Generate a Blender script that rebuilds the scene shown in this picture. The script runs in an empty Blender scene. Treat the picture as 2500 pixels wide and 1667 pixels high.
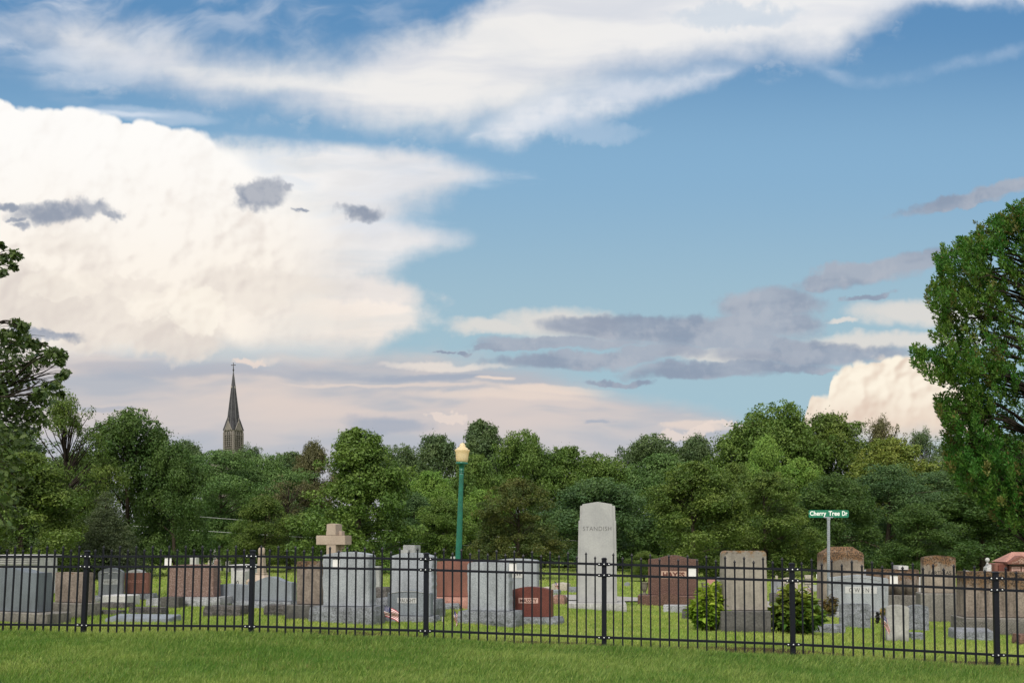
import bpy, bmesh, math, random
import numpy as np
from mathutils import Vector, Matrix, noise as mnoise

scene = bpy.context.scene
col = scene.collection
F = 2430.0            # focal length in photo pixels (35 mm on a 36 mm sensor)
CX, HY = 1250.0, 1320.0   # principal column and horizon row of the photo
EYE = 1.6

# ------------------------------------------------------------------ camera
cam_data = bpy.data.cameras.new("camera")
cam = bpy.data.objects.new("camera", cam_data)
col.objects.link(cam)
cam.location = (0, 0, EYE)
cam.rotation_euler = (math.radians(90), 0, 0)
cam_data.lens = 35.0
cam_data.sensor_width = 36.0
cam_data.shift_y = (HY - 833.5) / 2500.0
cam_data.clip_start = 0.1
cam_data.clip_end = 6000
scene.camera = cam

# ------------------------------------------------------------------ sun, exposure
SUN_EL, SUN_AZ = 47.0, 196.0     # degrees; azimuth clockwise from +Y (behind the camera, to the left)
sun_data = bpy.data.lights.new("sun", 'SUN')
sun_data.energy = 2.9
sun_data.angle = math.radians(13)
sun_data.color = (1.0, 0.93, 0.82)
sun = bpy.data.objects.new("sun", sun_data)
col.objects.link(sun)
_a, _e = math.radians(SUN_AZ), math.radians(SUN_EL)
_d = Vector((math.sin(_a) * math.cos(_e), math.cos(_a) * math.cos(_e), math.sin(_e)))
sun.rotation_euler = (-_d).to_track_quat('-Z', 'Y').to_euler()
sun.location = _d * 60

scene.view_settings.view_transform = 'Standard'
scene.view_settings.look = 'None'
scene.view_settings.exposure = 0.0
scene.view_settings.gamma = 1.0
scene.view_settings.use_curve_mapping = False


# ------------------------------------------------------------------ node helper
class NT:
    """small writer for math-heavy node trees"""
    def __init__(self, tree):
        self.t = tree
        self.N = tree.nodes

    def link(self, a, inp):
        if a is None:
            return
        if isinstance(a, bpy.types.NodeSocket):
            self.t.links.new(a, inp)
        else:
            if inp.type == 'RGBA' and len(a) == 3:
                a = (*a, 1.0)
            inp.default_value = a

    def m(self, op, a, b=None, c=None):
        n = self.N.new('ShaderNodeMath')
        n.operation = op
        for k, v in enumerate((a, b, c)):
            self.link(v, n.inputs[k])
        return n.outputs[0]

    def add(self, a, b): return self.m('ADD', a, b)
    def sub(self, a, b): return self.m('SUBTRACT', a, b)
    def mul(self, a, b): return self.m('MULTIPLY', a, b)
    def div(self, a, b): return self.m('DIVIDE', a, b)
    def mx(self, a, b): return self.m('MAXIMUM', a, b)
    def mn(self, a, b): return self.m('MINIMUM', a, b)
    def mad(self, a, b, c): return self.m('MULTIPLY_ADD', a, b, c)

    def ss(self, x, e0, e1, lo=0.0, hi=1.0, kind='SMOOTHSTEP'):
        n = self.N.new('ShaderNodeMapRange')
        n.interpolation_type = kind
        n.clamp = True
        for nm, v in (('Value', x), ('From Min', e0), ('From Max', e1), ('To Min', lo), ('To Max', hi)):
            self.link(v, n.inputs[nm])
        return n.outputs[0]

    def xyz(self, x, y, z=0.0):
        n = self.N.new('ShaderNodeCombineXYZ')
        for k, v in enumerate((x, y, z)):
            self.link(v, n.inputs[k])
        return n.outputs[0]

    def sep(self, v):
        n = self.N.new('ShaderNodeSeparateXYZ')
        self.link(v, n.inputs[0])
        return n.outputs

    def noise(self, vec, scale, detail=4.0, rough=0.55, dist=0.0, lac=2.0, out=0, dims='3D'):
        n = self.N.new('ShaderNodeTexNoise')
        n.noise_dimensions = dims
        self.link(vec, n.inputs['Vector'])
        n.inputs['Scale'].default_value = scale
        n.inputs['Detail'].default_value = detail
        n.inputs['Roughness'].default_value = rough
        n.inputs['Lacunarity'].default_value = lac
        n.inputs['Distortion'].default_value = dist
        return n.outputs[out]

    def voro(self, vec, scale, detail=0.0, smooth=0.3, rough=0.5, feature='SMOOTH_F1', out='Distance'):
        n = self.N.new('ShaderNodeTexVoronoi')
        n.feature = feature
        self.link(vec, n.inputs['Vector'])
        n.inputs['Scale'].default_value = scale
        n.inputs['Detail'].default_value = detail
        n.inputs['Roughness'].default_value = rough
        if feature == 'SMOOTH_F1':
            n.inputs['Smoothness'].default_value = smooth
        return n.outputs[out]

    def curve(self, x, pts, xr=(-0.4, 2.9), yr=(-0.4, 1.6), handle='AUTO'):
        """1-D function through pts (x, y)"""
        n = self.N.new('ShaderNodeFloatCurve')
        xn = self.ss(x, xr[0], xr[1], 0.0, 1.0, 'LINEAR')
        self.link(xn, n.inputs['Value'])
        c = n.mapping.curves[0]
        P = sorted(((px - xr[0]) / (xr[1] - xr[0]), (py - yr[0]) / (yr[1] - yr[0])) for px, py in pts)
        c.points[0].location = P[0]
        c.points[1].location = P[-1]
        for p in P[1:-1]:
            c.points.new(*p)
        for p in c.points:
            p.handle_type = handle
        n.mapping.update()
        return self.mad(n.outputs[0], yr[1] - yr[0], yr[0])

    def mix(self, fac, a, b, blend='MIX'):
        n = self.N.new('ShaderNodeMix')
        n.data_type = 'RGBA'
        n.blend_type = blend
        self.link(fac, n.inputs[0])
        self.link(a, n.inputs[6])
        self.link(b, n.inputs[7])
        return n.outputs[2]

    def vmath(self, op, a, b=None):
        n = self.N.new('ShaderNodeVectorMath')
        n.operation = op
        self.link(a, n.inputs[0])
        if b is not None:
            self.link(b, n.inputs[1])
        return n.outputs[0]


def lin(r, g, b):
    """sRGB 0-255 to linear"""
    f = lambda c: c / 12.92 if c <= 0.04045 else ((c + 0.055) / 1.055) ** 2.4
    return (f(r / 255), f(g / 255), f(b / 255))


# ------------------------------------------------------------------ world: Nishita sky with cloud banks laid over it by direction
# The cloud layer is computed here (fractal noise, warped outlines, lit billows) on tangent-plane coordinates
# about the north direction, in thousands of photo pixels: X to the right, Y downwards, horizon at Y = 1.32.
STR = 0.1

class Clouds:
    def __init__(self, x0, x1, y0, y1, step):
        self.x = np.arange(x0, x1, step, dtype=np.float32)
        self.y = np.arange(y0, y1, step, dtype=np.float32)
        self.X, self.Y = np.meshgrid(self.x, self.y)
        self.step = step
        self.rng = np.random.RandomState(7)

    def perlin(self, x, y, seed):
        rs = np.random.RandomState(seed)
        perm = rs.permutation(256).astype(np.int32)
        ang = rs.rand(256).astype(np.float32) * 2 * np.pi
        gx, gy = np.cos(ang), np.sin(ang)
        xi = np.floor(x).astype(np.int32)
        yi = np.floor(y).astype(np.int32)
        fx = x - xi
        fy = y - yi
        u = fx * fx * fx * (fx * (fx * 6 - 15) + 10)
        v = fy * fy * fy * (fy * (fy * 6 - 15) + 10)
        def g(dx, dy):
            k = perm[(perm[(xi + dx) & 255] + yi + dy) & 255]
            return gx[k] * (fx - dx) + gy[k] * (fy - dy)
        a = g(0, 0) * (1 - u) + g(1, 0) * u
        b = g(0, 1) * (1 - u) + g(1, 1) * u
        return a * (1 - v) + b * v

    def fbm(self, x, y, scale, octaves, rough=.55, seed=0):
        """roughly 0..1, mean .5"""
        out = np.zeros_like(x, dtype=np.float32)
        amp, tot = 1.0, 0.0
        for o in range(octaves):
            out += amp * self.perlin(x * scale + 13.7 * o, y * scale + 5.1 * o, seed * 31 + o)
            tot += amp
            amp *= rough
            scale *= 2.03
        return .5 + .62 * out / tot * (1 + .35 * (octaves > 2))

    def worley(self, x, y, scale, seed):
        rs = np.random.RandomState(seed)
        jx = rs.rand(64, 64).astype(np.float32)
        jy = rs.rand(64, 64).astype(np.float32)
        xs, ys = x * scale, y * scale
        xi = np.floor(xs).astype(np.int32)
        yi = np.floor(ys).astype(np.int32)
        best = np.full(x.shape, 9.0, np.float32)
        for dx in (-1, 0, 1):
            for dy in (-1, 0, 1):
                a, b = xi + dx, yi + dy
                k = (a & 63, b & 63)
                d = (a + jx[k] - xs) ** 2 + (b + jy[k] - ys) ** 2
                np.minimum(best, d, out=best)
        return np.sqrt(best)

    def billow(self, x, y, scale, octaves, seed, rough=.5):
        h = np.zeros_like(x)
        amp, tot = 1.0, 0.0
        for o in range(octaves):
            f = self.worley(x, y, scale, seed + o)
            h += amp * np.sqrt(np.clip(1.05 - f * f, 0.0, None))
            tot += amp
            amp *= rough
            scale *= 2.1
        return h / tot

    @staticmethod
    def ss(v, e0, e1, lo=0.0, hi=1.0):
        t = np.clip((v - e0) / (e1 - e0 + 1e-9), 0, 1)
        return lo + (hi - lo) * t * t * (3 - 2 * t)

    @staticmethod
    def curve(v, pts):
        """smooth monotone-ish interpolation (cubic Hermite)"""
        P = np.array(sorted(pts), dtype=np.float64)
        px, py = P[:, 0], P[:, 1]
        d = np.diff(py) / np.diff(px)
        m = np.concatenate([[d[0]], np.where(d[:-1] * d[1:] > 0, (d[:-1] + d[1:]) / 2, 0), [d[-1]]])
        grid = np.linspace(px[0], px[-1], 3000)
        k = np.clip(np.searchsorted(px, grid) - 1, 0, len(px) - 2)
        h = px[k + 1] - px[k]
        t = (grid - px[k]) / h
        f = ((1 + 2 * t) * (1 - t) ** 2 * py[k] + t * (1 - t) ** 2 * h * m[k] + t * t * (3 - 2 * t) * py[k + 1] + t * t * (t - 1) * h * m[k + 1])
        return np.interp(v, grid, f).astype(np.float32)

    def blob(self, cx, cy, rx, ry, x=None, y=None, tilt=0.0):
        x = self.X if x is None else x
        y = self.Y if y is None else y
        return 1 - ((x - cx) / rx) ** 2 - ((y + tilt * (x - cx) - cy) / ry) ** 2


def cloud_map():
    c = Clouds(-0.45, 2.95, -0.30, 1.36, 0.0021)
    X, Y, ss, fbm = c.X, c.Y, c.ss, c.fbm
    col_ = np.zeros(X.shape + (3,), np.float32)
    al = np.zeros(X.shape, np.float32)

    def C(*rgb):
        return np.array(lin(*rgb), np.float32)

    def mixc(f, a, b):
        f = np.clip(f, 0, 1)[..., None]
        return a * (1 - f) + b * f

    def layer(mask, color):
        nonlocal col_, al
        m = np.clip(mask, 0, 1)
        na = m + al * (1 - m)
        w = (m / np.maximum(na, 1e-5))[..., None]
        col_ = color * w + col_ * (1 - w)
        al = na

    lx, ly = fbm(X, Y, 2.2, 4, seed=1) - .5, fbm(X, Y, 2.2, 4, seed=2) - .5
    mx, my, mz = (fbm(X, Y, 7.0, 5, .58, seed=s) - .5 for s in (3, 4, 5))
    hx, hy = fbm(X, Y, 26.0, 4, .6, seed=6) - .5, fbm(X, Y, 26.0, 4, .6, seed=7) - .5
    st = fbm(X, (Y + .10 * lx) * 5.0, 2.3, 5, .50, seed=8)
    st2 = fbm(X + 7.3, (Y + .03 * X + .06 * ly) * 7.0, 1.6, 5, .52, seed=9)
    wisp = fbm(X - .5 * Y + .3 * ly, (Y + .25 * X + .25 * lx) * 2.4, 3.0, 6, .55, seed=10)
    Xm, Ym = X + .10 * mx + .035 * hx, Y + .08 * my + .03 * hy

    # veil high on the left
    vm = ss(Y, .20, .02) * ss(X, 1.3, .7) * ss(wisp, .40, .72)
    layer(vm * .42, C(222, 227, 236))
    # long cirrus band
    lo = c.curve(X, [(-.45, .02), (0, .085), (.1, .125), (.2, .165), (.35, .205), (.5, .238), (.7, .268), (.95, .305), (1.1, .308), (1.22, .285),
                     (1.33, .235), (1.5, .185), (1.7, .148), (1.9, .128), (1.99, .134), (2.04, .132), (2.1, .09), (2.2, .03), (2.3, -.03), (2.95, -.2)])
    up = c.curve(X, [(-.45, -.05), (0, .03), (.2, .03), (.4, .065), (.6, .10), (.78, .112), (.9, .08), (1.02, .045), (1.15, .015), (1.3, -.04), (1.6, -.2), (2.95, -.3)])
    e_lo = lo - (Y + .070 * my + .010 * hy + .05 * lx + .05 * (st - .5))
    e_up = (Y + .075 * my + .02 * hy + .10 * ly + .06 * (wisp - .5)) - up
    band = ss(e_lo, -.045, .075) * ss(e_up, -.03, ss(X, .8, 1.3, .13, .05))
    # ragged feathers hanging from the lower edge
    feath = ss(e_lo, -.085, .0) * ss(fbm(X + .4 * Y, Y * 1.4 - .25 * X, 9, 6, .62, seed=31), .47, .68)
    band = np.maximum(band, .3 * feath * ss(e_up, 0, .05))
    band *= ss(.55 * st + .45 * wisp, .20, .55, ss(X, .1, .5, .70, .90), 1.0)
    bcol = mixc(ss(st2, .33, .66), C(220, 222, 228), C(240, 238, 236))
    bcol = mixc(ss(X, 1.2, 2.0, 0, .4), bcol, C(232, 235, 241))
    layer(band, bcol)
    # blue-grey thin patch inside the band, upper right
    layer(.45 * ss(c.blob(1.80, .035, .16, .03, Xm + .05 * (wisp - .5), Ym), -.4, .8), C(176, 198, 220))
    # wisps under the left part
    layer(.6 * ss(e_lo, -.13, 0) * ss(X, .62, .1) * ss(st * .6 + wisp * .4, .45, .66), C(216, 223, 234))
    # second streak
    cl = c.curve(X, [(-.45, .34), (1.2, .330), (1.3, .283), (1.42, .248), (1.55, .226), (1.68, .198), (1.79, .168), (1.9, .15), (2.95, .1)])
    th = c.curve(X, [(-.45, 0), (1.10, .0), (1.25, .048), (1.42, .054), (1.55, .042), (1.7, .026), (1.8, .008), (1.86, 0), (2.95, 0)])
    dd = np.abs(Y + .045 * my + .015 * hy + .03 * (wisp - .5) - cl)
    s2 = ss(dd - th, .024, -.034) * ss(th, 0, .012) * ss(.5 * mz + .5 * st + .25, .30, .58, .55, 1)
    layer(s2 * .92, mixc(ss(st2, .4, .6), C(214, 221, 232), C(232, 234, 239)))
    layer(.35 * ss(c.blob(1.40, .315, .16, .03, Xm, Ym), -.5, .8), C(205, 217, 232))
    # thin arc far right and the corner wisps
    cl3 = c.curve(X, [(-.45, .1), (1.9, .12), (1.97, .155), (2.04, .190), (2.12, .200), (2.3, .165), (2.5, .118), (2.95, .04)])
    layer(.26 * ss(np.abs(Y + .035 * my + .01 * hy - cl3), .024, 0) * ss(X, 1.9, 2.05) * ss(mz, -.2, .15, .25, 1), C(200, 214, 232))
    layer(.8 * ss(Y + .07 * my + .04 * (wisp - .5), .03, -.02) * ss(X, 2.02, 2.3), C(225, 230, 238))

    # low haze bank
    top = c.curve(X, [(-.45, .82), (0, .815), (.2, .842), (.45, .868), (.7, .872), (.9, .862), (1.05, .855), (1.2, .875), (1.4, .92), (1.6, .975), (1.8, 1.03), (2.0, 1.07), (2.95, 1.10)])
    hb = ss(Y + .07 * (st - .5) + .03 * my - top, -.03, .035)
    hcol = mixc(ss(st2, .30, .70), C(184, 186, 194), C(214, 203, 199))
    hcol = mixc(ss(st, .48, .76, 0, .6), hcol, C(230, 212, 201))
    hcol = mixc(ss(Y, .97, 1.12, 0, .55), hcol, C(184, 188, 198))
    hcol = mixc(.55 * ss(c.blob(1.1, 1.0, .5, .06, X, Y + .03 * (st - .5)), -.3, .8) * ss(st2, .42, .58), hcol, C(222, 206, 199))
    # darker slabs inside
    for bx, by, rx, ry, k in ((.95, 1.035, .12, .022, .8), (1.05, .918, .16, .012, .85), (.45, .905, .35, .022, .6), (.24, .985, .10, .006, .6), (1.45, 1.028, .03, .005, .7), (.8, .915, .1, .012, .5)):
        hcol = mixc(k * ss(c.blob(bx, by, rx, ry, Xm, Y + .05 * (st - .5) + .02 * my), -.5, .8), hcol, C(164, 172, 188))
    for bx, by, rx, ry, k in ((1.35, .945, .16, .012, .9), (1.22, .965, .22, .014, .7), (.62, .885, .05, .008, .9), (.95, .94, .25, .006, .6), (1.2, .922, .05, .006, .9), (1.7, 1.04, .1, .010, .7)):
        hcol = mixc(k * ss(c.blob(bx, by, rx, ry, Xm, Y + .05 * (st - .5) + .02 * my), -.5, .8), hcol, C(236, 217, 204))
    layer(hb * .95, hcol)

    # anvil of the storm cloud
    xr = c.curve(Y, [(-.4, .3), (.30, .45), (.325, .62), (.345, .86), (.375, 1.08), (.40, 1.17), (.43, 1.25), (.455, 1.15), (.49, 1.07), (.53, 1.06), (.565, 1.13), (.585, 1.165),
                     (.61, 1.10), (.64, 1.02), (.668, .965), (.69, 1.00), (.715, 1.05), (.745, 1.058), (.775, 1.045), (.805, 1.0), (.84, .92), (.9, .8), (1.0, .6), (1.6, .3)])
    xw = X + .12 * mx + .045 * hx + .07 * lx + .13 * (st - .5) + .08 * (wisp - .5)
    an = ss(xr - xw, -.06, ss(Y, .55, .72, .17, .06))
    an *= ss(Y + .06 * my + .025 * hy + .05 * (wisp - .5), .31, .395) * ss(Y + .10 * (st - .5), .93, .80)
    acol = mixc(ss(X + .3 * lx, .55, 1.0), C(250, 246, 241), C(229, 230, 234))
    acol = mixc(ss(Y + .22 * ly + .1 * mx, .54, .78, 0, .9), acol, C(227, 220, 215))
    acol = mixc(.85 * ss(c.blob(.94, .765, .2, .075, Xm, Ym), -.4, .7), acol, C(248, 237, 227))
    acol = mixc(.5 * ss(c.blob(.95, .63, .28, .06, Xm, Ym), -.3, .8), acol, C(243, 239, 236))
    acol = mixc(.5 * ss(c.blob(.92, .715, .13, .03, Xm, Ym), -.4, .8), acol, C(220, 218, 219))
    acol = acol * ss(.6 * st + .4 * wisp, .36, .62, .93, 1.02)[..., None]
    layer(an * ss(st2, .34, .56, .82, 1), acol)
    # pale feathers beyond its right edge
    layer(.5 * ss(xr - xw, -.14, -.0) * ss(Y, .34, .40) * ss(Y, .62, .5) * ss(st, .5, .66), C(214, 224, 236))
    layer(.75 * ss(np.abs(Y - (.272 + .10 * (X - .12) ** 2 + .02 * my + .02 * (X - .2))), .010, .001) * ss(X, .10, .2) * ss(X, .46, .32), C(225, 232, 242))
    layer(.45 * ss(c.blob(.36, .275, .2, .02, X + .05 * mx, Y - .09 * (X - .3) + .03 * my), -.2, .8), C(205, 218, 234))

    # towering cumulus on the left
    wx, wy = X + .05 * mx + .02 * hx, Y + .05 * my + .02 * hy
    b1 = c.billow(wx, wy, 11.0, 4, 40, .52)
    b2 = c.billow(wx + 3.1, wy, 4.6, 4, 50, .55)
    def relief(h, k):
        gy, gx = np.gradient(h, c.step)
        return np.tanh(k * (gx * .75 + gy * .66) * -1.0)     # + where the face looks up and to the left
    def blur(a, n):
        for _ in range(n):
            a = (a + np.roll(a, 1, 0) + np.roll(a, -1, 0) + np.roll(a, 1, 1) + np.roll(a, -1, 1)) / 5
        return a
    r1 = blur(relief(blur(b1, 6), .07), 7)
    r2 = blur(relief(blur(b2, 8), .11), 9)
    rel = .40 * r1 + .65 * r2 + 1.0 * mz
    b4 = c.billow(X + .02 * mx, Y + .02 * my, 16.0, 2, 70, .5)
    ct = c.curve(X, [(-.45, .24), (0, .262), (.06, .284), (.1, .288), (.13, .280), (.2, .285), (.25, .299), (.33, .307), (.42, .330), (.5, .345), (.535, .367), (.565, .364),
                     (.62, .390), (.7, .422), (.8, .47), (.9, .54), (1.0, .7), (1.1, 1.0), (2.95, 1.4)])
    cm = ss(Y + .050 * (b4 - .62) + .02 * (b2 - .5) + .010 * hy - ct, -.003, ss(X, .45, .72, .012, .12))
    cm *= ss(X + .22 * lx + .12 * mx + .05 * (b1 - .5), .98, .60) * ss(Y + .03 * my - .05 * (b1 - .5) + .03 * X, .865, .80)
    ccol = mixc(ss(Y + .15 * lx, .3, .75), C(255, 253, 250), C(252, 243, 231))
    fin = fbm(X + .3 * lx, Y, 13.0, 6, .62, seed=77) - .5
    rel = rel + .55 * fin
    ccol = mixc(ss(rel, .15, -.75) * ss(Y + .1 * ly, .34, .66, .24, .85), ccol, C(222, 212, 205))
    layer(cm, ccol)
    for bx, by, rx, ry, k in ((.05, .735, .13, .075, .85), (.23, .79, .12, .06, .6), (.43, .82, .11, .055, .85), (.30, .70, .10, .03, .4), (.62, .70, .14, .05, .4), (.15, .60, .1, .03, .25)):
        layer(k * ss(c.blob(bx, by, rx, ry, Xm, Ym) + 1.6 * (b1 - .6) + .5 * r1, -.15, .9), mixc(ss(r1, -.6, .6), C(219, 209, 202), C(233, 224, 214)))
    for bx, by, rx, ry, k in ((.485, .765, .06, .05, .8), (.40, .74, .07, .035, .5), (.15, .70, .08, .03, .4)):
        layer(k * ss(c.blob(bx, by, rx, ry, Xm, Ym) + 1.6 * (b1 - .6), -.05, .5), mixc(ss(r1, -.7, .3), C(238, 228, 216), C(253, 245, 232)))

    # dark fragments before it
    Xf, Yf = X + .075 * mx + .04 * hx, Y + .05 * my + .030 * hy
    fr = None
    for b in ((.125, .515, .10, .026), (.215, .520, .065, .02), (.275, .53, .03, .014), (.05, .55, .022, .012), (.635, .475, .062, .030), (.70, .463, .02, .012), (.60, .468, .03, .02),
              (.88, .513, .046, .020), (.02, .498, .05, .01), (.11, .815, .085, .014), (.035, .53, .02, .008), (.745, .515, .02, .006)):
        v = c.blob(*b, Xf, Yf)
        fr = v if fr is None else np.maximum(fr, v)
    layer(.92 * ss(fr + .8 * mz + .5 * hx, -.9, .75), mixc(ss(hx + .8 * mz + .5 * my, -.25, .25), C(138, 149, 168), C(172, 177, 188)))

    # grey bank on the right with cream wisps behind it
    Xg, Yg = X + .14 * lx + .13 * mx + .04 * hx, Y + .015 * ly + .034 * my + .035 * (st - .5) + .014 * hy
    wv = None
    for b in ((1.36, .79, .13, .036), (2.26, .765, .14, .03), (2.2, .83, .2, .02), (1.2, .80, .12, .02), (1.75, .87, .16, .014), (1.1, .888, .14, .01), (2.09, .785, .05, .005)):
        v = c.blob(*b, Xg, Yg)
        wv = v if wv is None else np.maximum(wv, v)
    layer(.72 * ss(wv, -.9, .8), C(236, 226, 216))
    g = None
    for b in ((1.50, .795, .16, .028), (1.68, .805, .30, .034), (1.90, .748, .13, .036), (1.85, .79, .16, .030), (1.38, .838, .17, .013), (1.30, .845, .09, .009), (1.42, .877, .17, .018), (1.60, .862, .12, .020),
              (1.98, .862, .24, .026), (1.80, .838, .25, .018), (1.70, .903, .18, .018), (1.86, .893, .16, .014), (1.50, .925, .08, .007), (1.09, .853, .03, .004), (1.16, .856, .03, .004), (1.24, .848, .05, .007), (2.0, .905, .06, .008)):
        v = c.blob(*b, Xg, Yg)
        g = v if g is None else np.maximum(g, v)
    for bx, by, rx, ry, k in ((2.12, .665, .16, .026, .25), (2.24, .645, .08, .030, .2), (2.40, .475, .20, .018, .22), (2.33, .505, .1, .008, .15), (2.02, .70, .05, .012, .2), (2.15, .725, .05, .008, .2)):
        g = np.maximum(g, c.blob(bx, by, rx, ry, Xg, Yg, k))
    gm = ss(g + .7 * mz + .3 * hy, -.75, .45)
    gcol = mixc(ss(.6 * st + .4 * (mz + .5), .38, .62), C(142, 154, 174), C(168, 176, 190))
    gcol = mixc(ss(my + .5 * hy, .02, -.2, 0, .4), gcol, C(186, 189, 198))
    layer(gm * .92, gcol)

    # sunlit cauliflower on the right
    rt = c.curve(X, [(-.45, 1.5), (1.9, 1.3), (1.97, 1.02), (1.985, .985), (2.02, .990), (2.028, .955), (2.07, .915), (2.12, .893), (2.16, .884), (2.21, .888), (2.28, .915), (2.34, .96), (2.40, 1.02), (2.46, 1.1), (2.95, 1.5)])
    b3 = c.billow(wx + 1.7, wy + .3, 17.0, 4, 60, .52)
    r3 = blur(relief(blur(b3, 4), .06), 6)
    rm = ss(Y + .055 * (b4 - .62) + .02 * (b3 - .6) + .010 * hy - rt + .004, -.003, .011) * ss(Y + .06 * my, 1.10, 1.02)
    rcol = mixc(ss(.7 * r3 + .5 * r2 + .4 * mz, .35, -.75), C(254, 244, 226), C(222, 201, 184))
    rcol = mixc(ss(Y + .06 * my, .94, 1.06, 0, .75), rcol, C(226, 204, 188))
    layer(rm, rcol)
    for b in ((.61, .885, .035, .009), (1.09, 1.013, .045, .012), (1.67, 1.048, .07, .012), (1.78, 1.035, .07, .007)):
        layer(.75 * ss(c.blob(*b, Xm, Ym) + 1.2 * (b3 - .6), -.2, .6), C(234, 218, 208))

    h, w = al.shape
    img = bpy.data.images.new("cloud_layer", w, h, alpha=True, float_buffer=True)
    img.colorspace_settings.name = 'Non-Color'
    img.alpha_mode = 'CHANNEL_PACKED'
    buf = np.empty((h, w, 4), np.float32)
    buf[..., :3] = col_ / STR
    buf[..., 3] = al
    img.pixels.foreach_set(buf[::-1].ravel())
    img.update()
    return img, c.x[0], c.x[-1] + c.step, c.y[0], c.y[-1] + c.step


def build_world():
    w = bpy.data.worlds.new("World")
    scene.world = w
    w.use_nodes = True
    t = w.node_tree
    t.nodes.clear()
    q = NT(t)
    out = t.nodes.new('ShaderNodeOutputWorld')
    bg = t.nodes.new('ShaderNodeBackground')
    bg.inputs['Strength'].default_value = STR
    t.links.new(bg.outputs[0], out.inputs[0])
    sky = t.nodes.new('ShaderNodeTexSky')
    sky.sky_type = 'NISHITA'
    sky.sun_disc = False
    sky.sun_elevation = math.radians(SUN_EL)
    sky.sun_rotation = math.radians(SUN_AZ)
    sky.dust_density = 1.2

    def C(r, g, b, k=1.0):
        return tuple(c * k / STR for c in lin(r, g, b))

    img, x0, x1, y0, y1 = cloud_map()
    co = t.nodes.new('ShaderNodeTexCoord')
    dx, dy, dz = q.sep(co.outputs['Generated'])
    yy = q.mx(dy, 0.25)
    X = q.mad(q.div(dx, yy), F / 1000, CX / 1000)
    Y = q.mad(q.div(dz, yy), -F / 1000, HY / 1000)
    front = q.ss(dy, 0.35, 0.6)
    tex = t.nodes.new('ShaderNodeTexImage')
    tex.image = img
    tex.extension = 'EXTEND'
    tex.interpolation = 'Linear'
    q.link(q.xyz(q.ss(X, float(x0), float(x1), 0, 1, 'LINEAR'), q.ss(Y, float(y0), float(y1), 1, 0, 'LINEAR')), tex.inputs[0])
    # clear sky: Nishita with a milky tint that grows towards the horizon
    base = q.mix(1.0, sky.outputs[0], (0.74, 0.70, 0.66), 'MULTIPLY')
    tint = q.mix(q.ss(Y, .02, .42, 0, 1), C(96, 147, 194), C(138, 181, 214))
    tint = q.mix(q.ss(Y, .36, .85, 0, 1), tint, C(166, 197, 211))
    clear = q.mix(0.88, base, tint)
    colr = q.mix(tex.outputs['Alpha'], clear, tex.outputs['Color'])
    # the rest of the sky (overhead and behind): broken cloud, its brightness added as unseen soft fill light
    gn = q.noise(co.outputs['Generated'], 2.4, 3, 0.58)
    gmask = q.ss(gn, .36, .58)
    rest = q.mix(gmask, sky.outputs[0], C(255, 250, 244, REST_FILL))
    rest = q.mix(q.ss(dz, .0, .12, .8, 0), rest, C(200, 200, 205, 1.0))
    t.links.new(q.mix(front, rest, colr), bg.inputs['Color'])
    w.cycles.sampling_method = 'MANUAL'
    w.cycles.sample_map_resolution = 512

REST_FILL = 1.6
build_world()
# ------------------------------------------------------------------ materials
MATS = {}
def new_mat(name):
    m = bpy.data.materials.new(name)
    m.use_nodes = True
    t = m.node_tree
    b = t.nodes['Principled BSDF']
    return m, t, b, NT(t)

def plain(name, rgb, rough=.5, metal=0.0, spec=.5, var=.0, scale=20):
    if name in MATS:
        return MATS[name]
    m, t, b, q = new_mat(name)
    b.inputs['Roughness'].default_value = rough
    b.inputs['Metallic'].default_value = metal
    b.inputs['Specular IOR Level'].default_value = spec
    if var:
        co = t.nodes.new('ShaderNodeTexCoord')
        f = q.ss(q.noise(co.outputs['Object'], scale, 5, .6), .3, .7, 1 - var, 1 + var)
        q.link(q.mix(1.0, rgb, q.xyz(f, f, f), 'MULTIPLY'), b.inputs['Base Color'])
    else:
        b.inputs['Base Color'].default_value = (*rgb, 1)
    MATS[name] = m
    return m

def bump(q, t, b, height, strength, dist):
    n = t.nodes.new('ShaderNodeBump')
    n.inputs['Strength'].default_value = strength
    n.inputs['Distance'].default_value = dist
    q.link(height, n.inputs['Height'])
    t.links.new(n.outputs[0], b.inputs['Normal'])

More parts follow.
